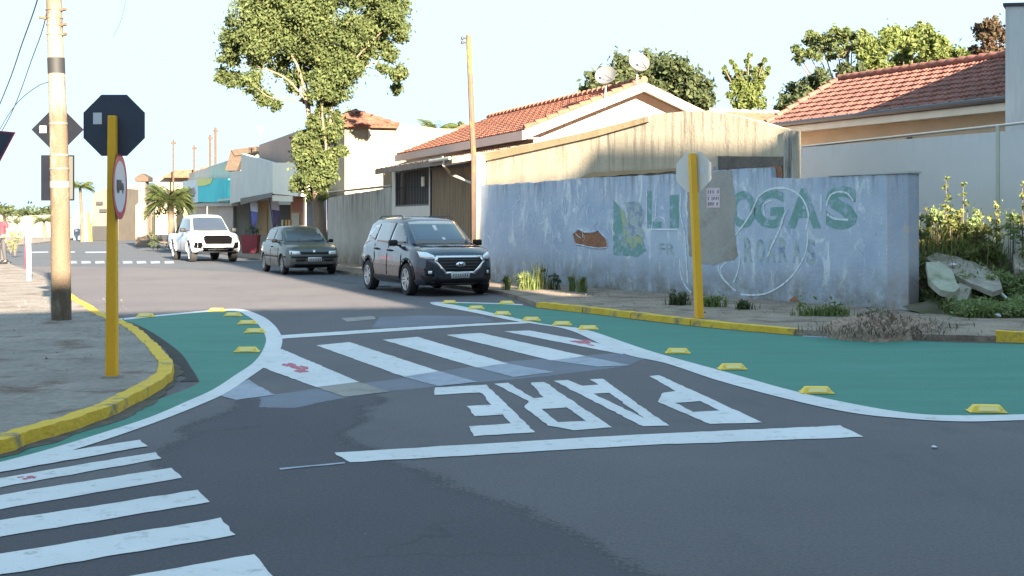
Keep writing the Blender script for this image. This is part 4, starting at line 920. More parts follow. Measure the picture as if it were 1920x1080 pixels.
# unseen blocks added across the crossing (behind the viewpoint), shaped to shade the junction
def block(name, base, label, outline, y0, y1, mat):
    t = thing(name, base, label, 'building'); mb = MB(); mb.prism([(x, y1, z) for x, z in outline], (SH[0] * 6, SH[1] * 6, 0)); wpart(mb, 'wall', mat, t)
    for x0, x1, z0, z1 in block.win:
        wmb = MB(); wmb.box(x0, x1, y1 + .002, y1 + .05, z0, z1); w_ = wpart(wmb, 'window', M_fascia, t)
        gmb = MB(); gmb.box(x0 + .08, x1 - .08, y1 + .052, y1 + .06, z0 + .08, z1 - .08); wpart(gmb, 'pane', M_dark, w_)
    return t
def h_at(p, Y0=0.0): # shadow edge point -> (x, height) of the caster on the plane Y0
    d = (p.y - Y0) / -SH[1]; return (p.x + SH[0] * d, p.z + TANE * d)
YA = -8.0
hA = lambda px, py=None, p=None: h_at(p, YA)
a_l = hA(0, p=Vector((-9.0, 19.9, 0))); a_m = hA(0, p=Vector((-5.0, 22.0, 0))); a_r = hA(0, p=Vector((-1.5, 22.9, 0)))
block.win = [(-18, -16.4, 4.5, 6), (-12, -10.4, 4.5, 6), (-6, -4.4, 4.5, 6), (-12, -10.4, 1, 2.6), (-6, -4.4, 1, 2.6)]
block('long_shade_block', (0, -14, 0), 'long plain pale block added unseen behind the viewpoint to shade the junction', [(-30, 0), (-30, a_l[1]), (a_l[0], a_l[1]), (a_m[0], a_m[1]), (a_r[0], a_r[1]), (11.5, a_r[1] + .1), (11.5, 0)], YA - 6, YA, M_lit)
pe = h_at(Vector((-1.7, 22.9, 0)))
def top_at(px, py):
    p = CM(px, py); return h_at(p)
pz = h_at(Vector((2.88, 20.3, 1.48))); XA, XB = pz[0] - .3, pz[0] + .28
prof = [(XB, 0), (XB, 10.3)]
for px, py in ((888, 347), (985, 342), (1070, 335), (1110, 285), (1122, 272), (1250, 274), (1425, 278), (1462, 258), (1490, 226)): prof.append(top_at(px, py))
xl = prof[-1][0]; hw = h_at(Vector((7.6, 21.8, 1.3)))[1]; hx = h_at(Vector((9.2, 23.2, 5.6)))[1]; prof += [(xl + .22, prof[-1][1] + .1), (xl + .27, 9.3), (14.7, 9.3), (15.0, hw), (16.9, hw), (17.15, hx), (34, hx), (34, 0)]
block.win = [(14, 15.2, 1, 2.4), (18, 19.2, 1, 2.4), (18, 19.2, 4.4, 5.8), (24, 25.2, 4.4, 5.8)]
block('stepped_shade_block', (18, -4, 0), 'pale block added unseen behind the viewpoint, its stepped top shaped for the shade it casts', prof, -5, 0, M_greyp)
hn = h_at(Vector((-6.4, 43, 2.4)))[1]
block.win = [(8, 9.2, 1, 2.4), (8, 9.2, 4.4, 5.8), (8, 9.2, 7.6, 9)]
block('narrow_shade_block', (10, -4, 0), 'narrow tall pale block added unseen behind the viewpoint to shade the street', [(pe[0], 0), (pe[0], hn), (XA, hn), (XA, 0)], -5, 0, M_lit)
al = thing('light_gap_wall', (pz[0], 0, 0), 'low wall added unseen between two shade blocks, leaving a gap for sunlight', 'wall')  # added low wall; the gap above it lets sun reach the yellow post
mb = MB(); mb.prism([(XA + .001, .0, 0), (XB - .001, 0, 0), (XB - .001, 0, pz[1]), (XA + .001, 0, pz[1])], (SH[0], SH[1], 0)); wpart(mb, 'wall_panel', M_greyp, al)

# ================================================================= CARS
def car_paint(name, c, rough=.22, metal=.35, coat=.8):
    m, nt, b, co = new_mat(name)
    d = noise(nt, co, 5, 5, lo=.35, hi=.75)
    nt.links.new(ramp_mix(nt, math_node(nt, 'MULTIPLY', d, .25), c, tuple(min(1, x * 1.5 + .02) for x in c)), b.inputs['Base Color'])
    r = nt.nodes.new('ShaderNodeMapRange'); r.inputs[3].default_value = rough; r.inputs[4].default_value = rough + .15; nt.links.new(d, r.inputs[0]); nt.links.new(r.outputs[0], b.inputs['Roughness'])
    b.inputs['Metallic'].default_value = metal; b.inputs['Coat Weight'].default_value = coat; b.inputs['Coat Roughness'].default_value = .06
    return m
M_glass = plain('car_window_glass', (.03, .035, .045), .04, spec=1.0, coat=1.0)
M_glass2 = plain('dusty_car_window_glass', (.06, .075, .085), .18, spec=.9)
M_rubber = plain('tyre_rubber', (.022, .022, .024), .85)
M_rim = plain('alloy_rim', (.52, .53, .56), .3, .7)
M_clad = plain('black_plastic', (.014, .015, .018), .6, spec=.3)
M_chrome = plain('bright_trim', (.72, .74, .78), .18, .9)
M_lamp = plain('headlamp_lens', (.70, .74, .80), .08, .2, spec=1.0, coat=1.0)
M_amber = plain('amber_lens', (.6, .25, .05), .2)
M_redl = plain('red_tail_lens', (.45, .02, .03), .2)
M_plate = plain('number_plate', (.55, .56, .58), .5)
M_plchar = plain('plate_character', (.16, .17, .2), .6)

def loft(mb, secs):
    n = len(secs[0]); vs = [p for s in secs for p in s]; fs = []
    for i in range(len(secs) - 1):
        for k in range(n - 1): fs.append((i * n + k, i * n + k + 1, (i + 1) * n + k + 1, (i + 1) * n + k))
        fs.append((i * n + n - 1, i * n, (i + 1) * n, (i + 1) * n + n - 1))
    fs.append(tuple(range(n))); fs.append(tuple((len(secs) - 1) * n + k for k in reversed(range(n)))); mb.add(vs, fs)
def sym(half):                            # half section (y>=0) from bottom centre to top centre -> full ring
    return half + [(x, -y, z) for x, y, z in reversed(half) if y > 1e-6]
def ipl(tab, x):
    if x <= tab[0][0]: return tab[0][1]
    for (x0, v0), (x1, v1) in zip(tab[:-1], tab[1:]):
        if x <= x1: t = (x - x0) / (x1 - x0); return v0 + (v1 - v0) * t
    return tab[-1][1]
class Car:
    def __init__(s, label, name, cat, loc, ang, paint, spec, group=None):
        s.sp = spec; s.root = empty(name, loc, ang, label, cat, group); s.paint = paint
        L = spec['L']; xs = sorted(set([x for x, _ in spec['top']] + [x for x, _ in spec['w']] + [x for x, _ in spec['bot']] + [-L / 2 + L * i / 26 for i in range(27)]))
        mb = MB(); secs = []
        for x in xs:
            w_ = ipl(spec['w'], x); zt = ipl(spec['top'], x); zb = ipl(spec['bot'], x); h = zt - zb; cr = ipl(spec['crown'], x)
            secs.append(sym([(x, 0, zb), (x, w_ * .6, zb), (x, w_ * .93, zb + .01), (x, w_ * .985, zb + h * .12), (x, w_, zb + h * .38), (x, w_ * .995, zb + h * .62), (x, w_ * .975, zb + h * .84), (x, w_ * .955, zt - h * .06 - .012), (x, w_ * .90, zt + .0), (x, w_ * .72, zt + cr * .5), (x, w_ * .45, zt + cr * .85), (x, 0, zt + cr)]))
        loft(mb, secs)
        o = mb.build('body', paint, None)
        # wheel arches
        cut = MB()
        for wx in spec['axles']:
            for sy in (-1, 1):
                r = spec['arch']; y0, y1 = (spec['track'] / 2 - .22) * sy, (spec['W'] / 2 + .2) * sy
                ring = [(wx + r * math.cos(a), spec['wr'] + r * math.sin(a)) for a in [2 * math.pi * k / 28 for k in range(28)]]
                cut.prism([(x, y0, z) for x, z in ring], (0, y1 - y0, 0))
        c = cut.build('cut'); bo = o.modifiers.new('b', 'BOOLEAN'); bo.operation = 'DIFFERENCE'; bo.object = c; bo.solver = 'EXACT'
        dg = bpy.context.evaluated_depsgraph_get(); me = bpy.data.meshes.new_from_object(o.evaluated_get(dg)); o.modifiers.clear(); o.data = me
        bpy.data.objects.remove(c)
        # greenhouse shell
        bm = bmesh.new(); bm.from_mesh(me)
        g = MB(); secs = []
        for x, zr, wb, wr in spec['cab']:
            zb = ipl(spec['top'], x) - .06; zr = max(zr, zb + .02); h = zr - zb
            secs.append(sym([(x, 0, zb), (x, wb, zb), (x, wb + (wr - wb) * .5, zb + h * .5), (x, wr + .01, zb + h * .88), (x, wr - .035, zb + h * .965), (x, wr * .75, zr + .01), (x, wr * .4, zr + .022), (x, 0, zr + .027)]))
        loft(g, secs); o2 = g.build('cabtmp', paint); bm2 = bmesh.new(); bm2.from_mesh(o2.data)
        s.bvh_cab = BVHTree.FromBMesh(bm2); s.bvh_body = BVHTree.FromBMesh(bm)
        bm.from_mesh(o2.data); s.bvh = BVHTree.FromBMesh(bm); bm.to_mesh(me); bm.free(); bm2.free(); bpy.data.objects.remove(o2)
        me.materials.clear(); me.materials.append(paint); me.polygons.foreach_set('use_smooth', [True] * len(me.polygons)); me.update(); me.set_sharp_from_angle(angle=R(28))
        o.parent = s.root; s.body = o
        s.wheels()
    def patch(s, pts, axis, mat, name, off=.006, parent=None, side=1, bvh=None, step=.07, th=0.0, smooth=True):
        """outline in (y,z) seen along x (axis 'x': side=+1 front, -1 rear) or (x,z) seen along y, laid onto the shell"""
        bm = bmesh.new(); vs = [bm.verts.new((p[0], 0, p[1])) for p in pts]; bm.faces.new(vs)
        lo = [min(p[k] for p in pts) for k in (0, 1)]; hi = [max(p[k] for p in pts) for k in (0, 1)]
        for k, no in ((0, (1, 0, 0)), (1, (0, 0, 1))):
            v = lo[k] + step
            while v < hi[k]:
                bmesh.ops.bisect_plane(bm, geom=bm.verts[:] + bm.edges[:] + bm.faces[:], plane_co=(v, 0, 0) if k == 0 else (0, 0, v), plane_no=no); v += step
        bmesh.ops.triangulate(bm, faces=bm.faces[:]); bm.verts.index_update()
        out = []; B = bvh or s.bvh
        for v in bm.verts:
            a, z = v.co.x, v.co.z
            if axis == 'x': org = Vector((side * 6, a, z)); d = Vector((-side, 0, 0))
            else: org = Vector((a, side * 3, z)); d = Vector((0, -side, 0))
            hit = B.ray_cast(org, d)
            if hit[0] is None:
                nr = B.find_nearest(Vector((side * s.sp['L'] / 2 if axis == 'x' else a, a if axis == 'x' else side * s.sp['W'] / 2, z))); p = nr[0]
            else: p = hit[0]
            out.append(p - d * off)
        mb = MB(); fs = [[v.index for v in f.verts] for f in bm.faces]; bm.free()
        mb.add(out, fs); d = Vector((-side, 0, 0)) if axis == 'x' else Vector((0, -side, 0))
        o = mb.build(name, mat, parent or s.root, smooth=40 if smooth else None)
        so = o.modifiers.new('s', 'SOLIDIFY'); so.thickness = .012 + th; so.offset = -1 if False else 0
        return o
    def both(s, pts, mat, name, **k):
        r = []
        for sd in (1, -1): r.append(s.patch(pts, 'y', mat, name, side=sd, **k))
        return r
    def wheels(s):
        sp = s.sp; wr = sp['wr']; tw = sp.get('tw', .21)
        proto = None
        for wx in sp['axles']:
            for sy in (1, -1):
                if proto is None:
                    t = MB(); t.lathe([(wr * .64, -tw / 2 + .012), (wr * .70, -tw / 2), (wr * .93, -tw / 2 + .01), (wr * .985, -tw / 2 + .035), (wr, -tw * .2), (wr, tw * .2), (wr * .985, tw / 2 - .035), (wr * .93, tw / 2 - .01), (wr * .70, tw / 2), (wr * .64, tw / 2 - .012), (wr * .6, 0), (wr * .64, -tw / 2 + .012)], 36, axis='y')
                    proto = t.build('wheel', M_rubber, s.root, smooth=35)
                    r = MB(); rr = wr * .67
                    r.lathe([(rr, tw / 2 - .02), (rr, tw / 2 - .004), (rr * .92, tw / 2 - .004), (rr * .88, tw / 2 - .03), (rr * .86, -tw * .3)], 32, axis='y')
                    r.lathe([(0, tw / 2 - .012), (rr * .2, tw / 2 - .012), (rr * .24, tw / 2 - .03), (rr * .24, tw / 2 - .06)], 20, axis='y')
                    ns = sp.get('spokes', 5)
                    for k in range(ns):
                        a = 2 * math.pi * k / ns + .3; ca, sa = math.cos(a), math.sin(a)
                        for q in ((-.035, .035),) if ns > 6 else ((-.062, -.012), (.012, .062)):
                            f = lambda u, v, w_, ca=ca, sa=sa: Vector((u * ca - v * sa, w_, u * sa + v * ca))
                            r.hexa([f(rr * .2, q[0] * .6, tw / 2 - .05), f(rr * .9, q[0], tw / 2 - .045), f(rr * .9, q[1], tw / 2 - .045), f(rr * .2, q[1] * .6, tw / 2 - .05), f(rr * .2, q[0] * .6, tw / 2 - .014), f(rr * .9, q[0], tw / 2 - .012), f(rr * .9, q[1], tw / 2 - .012), f(rr * .2, q[1] * .6, tw / 2 - .014)])
                    r.build('rim', sp.get('rim_mat', M_rim), proto, smooth=35)
                    b = MB(); b.lathe([(0, -tw * .15), (rr * .86, -tw * .15)], 24, axis='y'); b.lathe([(rr * .86, -tw * .3), (rr * .86, -tw * .1)], 24, axis='y'); b.build('brake_disc', M_dark, proto)
                    w_ = proto
                else: w_ = copy_tree(proto, s.root)
                w_.location = (wx, sy * (sp['track'] / 2), wr); w_.rotation_euler = (0, random.uniform(0, 1.2), 0 if sy > 0 else math.pi)
    def mirror(s, x, y, z, mat, w_=.2, h=.13):
        for sy in (1, -1):
            m = MB(); m.bbox(x - .05, x + .06, sy * y if sy > 0 else -y - w_, sy * y + w_ if sy > 0 else -y, z - h / 2, z + h / 2, .035); m.box(x - .02, x + .03, sy * (y - .08) if sy > 0 else -y, sy * y if sy > 0 else -(y - .08), z - h / 2 - .01, z - h / 2 + .03)
            m.build('mirror', mat, s.root, smooth=50)
    def plate(s, z, y=0.0, w_=.40, h=.13, x=None):
        p = s.patch([(y - w_ / 2, z - h / 2), (y + w_ / 2, z - h / 2), (y + w_ / 2, z + h / 2), (y - w_ / 2, z + h / 2)], 'x', M_plate, 'number_plate', off=.02, step=.5, th=.01)
        xx = max(v.co.x for v in p.data.vertices) + .012; mb = MB()
        for i in range(7):
            yy = y - w_ * .38 + w_ * .76 * i / 6.0; mb.box(xx, xx + .003, yy - .014, yy + .014, z - .04, z + .03)
        for v in p.data.vertices: v.co.x = xx - .012
        mb.build('characters', M_plchar, p)

def street_dir(a): return R(-90 + a)       # heading: the car's +x points back towards the junction
# --- dark blue-grey compact SUV
suv_spec = dict(L=4.27, W=1.78, axles=(1.30, -1.29), track=1.57, wr=.335, tw=.215, arch=.395, spokes=5,
    top=[(-2.13, .78), (-2.08, .98), (-1.9, 1.06), (-1.2, 1.04), (0, 1.02), (.75, 1.03), (1.0, 1.035), (1.5, .995), (1.85, .94), (2.02, .86), (2.10, .76), (2.135, .62)],
    w=[(-2.13, .68), (-2.0, .80), (-1.6, .87), (-.6, .885), (.9, .885), (1.5, .88), (1.8, .83), (2.0, .72), (2.1, .60), (2.135, .5)],
    bot=[(-2.13, .42), (-1.9, .28), (-1.3, .22), (1.3, .21), (1.85, .22), (2.08, .27), (2.135, .36)],
    crown=[(-2.13, 0), (-1.9, .02), (.9, .02), (1.2, .05), (1.9, .05), (2.1, .02)],
    cab=[(-2.0, 1.0, .72, .66), (-1.86, 1.36, .76, .62), (-1.74, 1.52, .79, .60), (-1.45, 1.585, .82, .60), (-.9, 1.61, .835, .615), (-.2, 1.615, .84, .62), (.2, 1.59, .84, .61), (.42, 1.54, .835, .60), (.95, 1.2, .79, .66), (1.22, .99, .74, .70)])
M_suv = car_paint('dark_blue_grey_paint', (.019, .026, .046))
suv = Car('dark blue-grey compact SUV with chrome framed grille, nearest of the cars parked by the gate', 'parked_car', 'car', (0, 0, 0), 0, M_suv, suv_spec, 'cars parked along the kerb')
def dress_suv(c):
    P_ = c.patch
    P_([(-.60, 1.06), (.60, 1.06), (.53, 1.515), (.25, 1.54), (-.25, 1.54), (-.53, 1.515)], 'x', M_glass, 'windscreen', bvh=c.bvh_cab, off=.006, step=.1)
    c.both([(.98, 1.08), (.84, 1.21), (.42, 1.475), (.15, 1.505), (.10, 1.07)], M_glass, 'front_side_window', bvh=c.bvh_cab)
    c.both([(.02, 1.07), (.06, 1.505), (-.3, 1.515), (-.88, 1.49), (-.92, 1.10)], M_glass, 'rear_side_window', bvh=c.bvh_cab)
    c.both([(-1.0, 1.12), (-.96, 1.475), (-1.3, 1.44), (-1.62, 1.22)], M_glass, 'quarter_window', bvh=c.bvh_cab)
    c.both([(-2.06, .44), (-1.7, .38), (-1.7, .62), (-1.95, .66), (-2.08, .62)], M_clad, 'bumper_cladding')
    c.both([(-.9, .22), (.92, .22), (.92, .38), (-.9, .38)], M_clad, 'sill_cladding')
    for wx in c.sp['axles']:               # arch lips
        out = [(wx + .45 * math.cos(a), .335 + .45 * math.sin(a)) for a in [math.pi * k / 12 for k in range(13)]]; inn = [(wx + .395 * math.cos(a), .335 + .395 * math.sin(a)) for a in [math.pi * k / 12 for k in range(12, -1, -1)]]
        c.both(out + inn, M_clad, 'arch_trim', step=.3)
    # doors: seams and handles
    c.both([(.95, .40), (.965, .40), (.985, .75), (.965, 1.04), (.95, 1.04), (.97, .75)], M_dark, 'door_seam', off=.004, step=.2)
    c.both([(.045, .40), (.06, .40), (.06, 1.04), (.045, 1.04)], M_dark, 'door_seam', off=.004, step=.2)
    c.both([(-.93, .44), (-.915, .44), (-.80, .75), (-.93, 1.04), (-.945, 1.04), (-.815, .75)], M_dark, 'door_seam', off=.004, step=.2)
    c.both([(.12, .90), (.34, .905), (.34, .94), (.12, .935)], M_clad, 'door_handle', off=.03, th=.02)
    c.both([(-.78, .92), (-.56, .925), (-.56, .96), (-.78, .955)], M_clad, 'door_handle', off=.03, th=.02)
    # nose
    P_([(-.50, .70), (-.30, .50), (.30, .50), (.50, .70), (.46, .80), (-.46, .80)], 'x', M_clad, 'grille', off=.006)
    fr_o = [(-.55, .72), (-.33, .46), (.33, .46), (.55, .72), (.50, .835), (-.50, .835)]; fr_i = [(-.49, .71), (-.295, .51), (.295, .51), (.49, .71), (.455, .79), (-.455, .79)]
    for k in range(6):
        a, b = fr_o[k], fr_o[(k + 1) % 6]; e, d = fr_i[k], fr_i[(k + 1) % 6]
        P_([a, b, d, e], 'x', M_chrome, 'grille_frame', off=.02, step=.12)
    for z, h in ((.56, .31), (.62, .37), (.68, .43), (.74, .44)): P_([(-h, z), (h, z), (h, z + .018), (-h, z + .018)], 'x', M_metal_d, 'grille_bar', off=.018, step=.12)
    el = [(.105 * math.cos(a), .655 + .055 * math.sin(a)) for a in [2 * math.pi * k / 20 for k in range(20)]]
    e = P_(el, 'x', M_chrome, 'emblem', off=.04, step=.3)
    xx = max(v.co.x for v in e.data.vertices) + .008
    for v in e.data.vertices: v.co.x = xx - .008
    h = MB(); h.hexa([(xx, -.06, .625), (xx, -.038, .625), (xx + .006, -.038, .625), (xx + .006, -.06, .625), (xx, -.035, .69), (xx, -.013, .69), (xx + .006, -.013, .69), (xx + .006, -.035, .69)])
    h.hexa([(xx, .013, .62), (xx, .035, .62), (xx + .006, .035, .62), (xx + .006, .013, .62), (xx, .038, .685), (xx, .06, .685), (xx + .006, .06, .685), (xx + .006, .038, .685)])
    h.hexa([(xx, -.04, .648), (xx, .04, .655), (xx + .006, .04, .655), (xx + .006, -.04, .648), (xx, -.04, .664), (xx, .04, .671), (xx + .006, .04, .671), (xx + .006, -.04, .664)])
    h.build('emblem_letter', M_metal_d, e)
    for s_ in (1, -1):
        P_([(s_ * .50, .775), (s_ * .54, .84), (s_ * .66, .90), (s_ * .79, .925), (s_ * .78, .80), (s_ * .66, .765)], 'x', M_lamp, 'headlight', off=.01)
        P_([(s_ * .54, .42), (s_ * .70, .42), (s_ * .73, .58), (s_ * .60, .62)], 'x', M_clad, 'fog_recess', off=.006)
        P_([(s_ * .60, .47), (s_ * .66, .47), (s_ * .66, .53), (s_ * .60, .53)], 'x', M_lamp, 'fog_lamp', off=.016)
    P_([(-.70, .27), (.70, .27), (.78, .44), (.5, .40), (-.5, .40), (-.78, .44)], 'x', M_clad, 'lower_bumper', off=.010)
    P_([(-.35, .235), (.35, .235), (.38, .27), (-.38, .27)], 'x', M_metal_d, 'skid_plate', off=.02)
    c.plate(.44); c.mirror(.72, .86, 1.08, M_clad)
    for s_ in (1, -1):
        r = MB(); r.tube([(.25, s_ * .57, 1.60), (.15, s_ * .57, 1.655), (-1.2, s_ * .565, 1.65), (-1.35, s_ * .56, 1.60)], .014, 6); r.build('roof_rail', M_metal_d, c.root, smooth=50)
        w_ = MB(); w_.tube([(1.12, s_ * .3 + .1, 1.075), (1.0, s_ * .1 + .1, 1.15), (.93, s_ * .1 - .12, 1.19)], .008, 5); w_.build('wiper', M_clad, c.root)
        P_([(s_ * .55, .86), (s_ * .80, .92), (s_ * .78, 1.1), (s_ * .62, 1.14)], 'x', M_redl, 'tail_light', side=-1, off=.01)
    st = MB(); st.box(.93, .935, -.06, .02, 1.3, 1.42); 
    P_([(-.05, 1.33), (.03, 1.33), (.03, 1.45), (-.05, 1.45)], 'x', plain('white_windscreen_tag', (.6, .6, .65), .6), 'windscreen_tag', bvh=c.bvh_cab, off=.016, step=.3)
    P_([(.03, 1.14), (.10, 1.14), (.10, 1.19), (.03, 1.19)], 'x', plain('white_windscreen_sticker', (.55, .6, .6), .6), 'windscreen_sticker', bvh=c.bvh_cab, off=.016, step=.3)
    P_([(-.66, 1.08), (-.655, 1.0), (.655, 1.0), (.66, 1.08), (.60, 1.06), (-.60, 1.06)], 'x', M_clad, 'cowl', off=.008, step=.2)
dress_suv(suv)
def place(c, fl_px, ang, z=0.0):           # set the car by the road point under its image-left front wheel
    p = G(*fl_px); h = Vector((math.sin(R(ang)), -math.cos(R(ang)), 0)); rt = Vector((math.cos(R(ang)), math.sin(R(ang)), 0))
    o = p + rt * (c.sp['track'] / 2 + .1) - h * c.sp['axles'][0]
    c.root.location = (o.x, o.y, z); c.root.rotation_euler = (0, 0, math.atan2(h.y, h.x))
place(suv, (760, 554), 24)

# --- grey-green old hatchback
gol_spec = dict(L=3.9, W=1.65, axles=(1.15, -1.30), track=1.40, wr=.285, tw=.18, arch=.335, spokes=8, rim_mat=plain('dull_hubcap', (.25, .26, .27), .5, .3),
    top=[(-1.95, .72), (-1.9, .85), (-1.75, .92), (-.9, .91), (.5, .90), (.85, .895), (1.3, .855), (1.7, .79), (1.86, .72), (1.93, .62), (1.95, .5)],
    w=[(-1.95, .66), (-1.8, .76), (-1.3, .81), (0, .825), (1.2, .815), (1.6, .78), (1.85, .68), (1.95, .56)],
    bot=[(-1.95, .36), (-1.7, .25), (-1.2, .2), (1.2, .19), (1.7, .2), (1.95, .3)],
    crown=[(-1.95, 0), (-.9, .02), (.8, .02), (1.2, .045), (1.8, .035), (1.95, 0)],
    cab=[(-1.88, .90, .66, .60), (-1.55, 1.24, .70, .57), (-1.38, 1.34, .72, .56), (-.9, 1.385, .745, .565), (-.2, 1.395, .755, .57), (.1, 1.375, .755, .565), (.28, 1.335, .75, .56), (.68, 1.07, .72, .61), (.9, .89, .69, .66)])
M_gol = car_paint('grey_green_paint', (.066, .078, .076), .35, .3, .4)
gol = Car('old grey-green hatchback parked between the white pickup and the dark SUV', 'parked_car', 'car', (0, 0, 0), 0, M_gol, gol_spec, 'cars parked along the kerb')
def dress_gol(c, glass=M_glass2):
    P_ = c.patch
    P_([(-.58, .96), (.58, .96), (.51, 1.30), (.2, 1.325), (-.2, 1.325), (-.51, 1.30)], 'x', glass, 'windscreen', bvh=c.bvh_cab, step=.1)
    c.both([(.70, .97), (.62, 1.05), (.26, 1.28), (-.12, 1.305), (-.16, .96)], glass, 'front_side_window', bvh=c.bvh_cab)
    c.both([(-.24, .96), (-.2, 1.305), (-.85, 1.29), (-1.25, 1.2), (-1.4, .99)], glass, 'rear_side_window', bvh=c.bvh_cab)
    c.both([(.78, .36), (.79, .36), (.79, .90), (.78, .90)], M_dark, 'door_seam', off=.004, step=.2)
    c.both([(-.21, .3), (-.2, .3), (-.2, .90), (-.21, .90)], M_dark, 'door_seam', off=.004, step=.2)
    c.both([(-1.0, .5), (1.6, .5), (1.6, .54), (-1.0, .54)], M_clad, 'side_strip', off=.012, step=.3)
    c.both([(-.12, .78), (.04, .78), (.04, .81), (-.12, .81)], M_clad, 'door_handle', off=.02, th=.01)
    P_([(-.40, .60), (.40, .60), (.40, .665), (-.40, .665)], 'x', M_clad, 'grille', off=.008)
    for s_ in (1, -1):
        P_([(s_ * .42, .585), (s_ * .70, .60), (s_ * .70, .70), (s_ * .43, .685)], 'x', M_lamp, 'headlight', off=.008)
        P_([(s_ * .28, .4), (s_ * .55, .4), (s_ * .55, .46), (s_ * .28, .46)], 'x', M_clad, 'air_inlet', off=.008)
        P_([(s_ * .5, .62), (s_ * .76, .62), (s_ * .74, .80), (s_ * .5, .80)], 'x', M_redl, 'tail_light', side=-1, off=.01)
        w_ = MB(); w_.tube([(.88, s_ * .3 + .1, .95), (.72, s_ * .1 - .1, 1.06)], .008, 5); w_.build('wiper', M_clad, c.root)
    P_([(-.66, .49), (.66, .49), (.68, .545), (-.68, .545)], 'x', M_clad, 'bumper_strip', off=.014)
    P_([(-.55, .24), (.55, .24), (.58, .33), (-.58, .33)], 'x', M_clad, 'lower_grille', off=.008)
    em = [(.045 * math.cos(a), .685 + .045 * math.sin(a)) for a in [2 * math.pi * k / 14 for k in range(14)]]
    P_(em, 'x', M_chrome, 'emblem', off=.02, step=.3)
    c.plate(.45); c.mirror(.52, .78, .97, M_clad, .15, .1)
dress_gol(gol); place(gol, (527, 514.5), 23)

# --- white pickup
pu_spec = dict(L=5.3, W=1.86, axles=(1.68, -1.40), track=1.56, wr=.385, tw=.26, arch=.45, spokes=6,
    top=[(-2.65, 1.0), (-2.6, 1.08), (-1.0, 1.08), (.0, 1.10), (.9, 1.11), (1.25, 1.13), (1.9, 1.10), (2.3, 1.03), (2.5, .93), (2.62, .78), (2.65, .65)],
    w=[(-2.65, .87), (-2.3, .90), (0, .91), (1.6, .925), (2.2, .89), (2.5, .76), (2.65, .62)],
    bot=[(-2.65, .55), (-2.2, .42), (-1.3, .36), (1.6, .35), (2.3, .36), (2.65, .48)],
    crown=[(-2.65, 0), (-.6, 0), (.9, .01), (1.4, .05), (2.3, .05), (2.65, 0)],
    cab=[(-.98, 1.06, .80, .72), (-.9, 1.5, .82, .67), (-.8, 1.74, .84, .64), (-.4, 1.80, .85, .64), (.2, 1.81, .86, .64), (.45, 1.79, .86, .63), (.62, 1.75, .855, .62), (1.05, 1.42, .82, .68), (1.45, 1.10, .78, .74)])
M_pu = car_paint('white_car_paint', (.36, .38, .42), .25, 0.0, .6)
pu = Car('white double cab pickup truck parked farthest of the three, facing the junction', 'parked_pickup', 'pickup truck', (0, 0, 0), 0, M_pu, pu_spec, 'cars parked along the kerb')
M_blk = plain('matt_black_mesh', (.003, .003, .004), .9, spec=.05)
def dress_pu(c):
    P_ = c.patch
    P_([(-.68, 1.19), (.68, 1.19), (.57, 1.69), (.25, 1.72), (-.25, 1.72), (-.57, 1.69)], 'x', M_glass, 'windscreen', bvh=c.bvh_cab, step=.1)
    c.both([(1.12, 1.18), (1.02, 1.32), (.58, 1.66), (.22, 1.69), (.18, 1.16)], M_glass, 'front_side_window', bvh=c.bvh_cab)
    c.both([(.10, 1.16), (.14, 1.69), (-.6, 1.68), (-.78, 1.5), (-.82, 1.18)], M_glass, 'rear_side_window', bvh=c.bvh_cab)
    c.both([(1.16, .5), (1.175, .5), (1.175, 1.1), (1.16, 1.1)], M_dark, 'door_seam', off=.004, step=.2)
    c.both([(.14, .45), (.155, .45), (.155, 1.1), (.14, 1.1)], M_dark, 'door_seam', off=.004, step=.2)
    c.both([(-.93, .45), (-.91, .45), (-.91, 1.08), (-.93, 1.08)], M_dark, 'bed_gap', off=.004, step=.2)
    c.both([(.22, .98), (.42, .98), (.42, 1.02), (.22, 1.02)], M_chrome, 'door_handle', off=.03, th=.02)
    for wx in c.sp['axles']:
        out = [(wx + .53 * math.cos(a), .385 + .53 * math.sin(a)) for a in [math.pi * k / 12 for k in range(13)]]; inn = [(wx + .45 * math.cos(a), .385 + .45 * math.sin(a)) for a in [math.pi * k / 12 for k in range(12, -1, -1)]]
        c.both(out + inn, M_pu, 'arch_flare', step=.3, off=.03, th=.03)
    P_([(-.56, .93), (-.50, .70), (.50, .70), (.56, .93), (.44, 1.02), (-.44, 1.02)], 'x', M_blk, 'grille', off=.035)
    P_([(-.46, .86), (.46, .86), (.46, .88), (-.46, .88)], 'x', M_blk, 'grille_bar', off=.05)
    for s_ in (1, -1):
        P_([(s_ * .47, .86), (s_ * .80, .92), (s_ * .80, 1.0), (s_ * .60, 1.0), (s_ * .46, .96)], 'x', M_lamp, 'headlight', off=.01)
        P_([(s_ * .54, .50), (s_ * .86, .56), (s_ * .82, .76), (s_ * .62, .76)], 'x', M_blk, 'fog_recess', off=.008)
    P_([(-.56, .42), (.56, .42), (.60, .57), (-.60, .57)], 'x', M_blk, 'lower_grille', off=.008)
    c.plate(.62); c.mirror(.95, .90, 1.22, M_clad, .2, .17)
    b = MB(); b.box(-2.45, -1.0, -.78, .78, 1.085, 1.1); b.build('bed_cover', M_clad, c.root)
    for s_ in (1, -1):
        b = MB(); b.tube([(-.95, s_ * .6, 1.1), (-1.3, s_ * .62, 1.45), (-1.9, s_ * .68, 1.12)], .035, 8); b.build('roll_bar', M_clad, c.root, smooth=50)
dress_pu(pu); place(pu, (356, 491), 26)
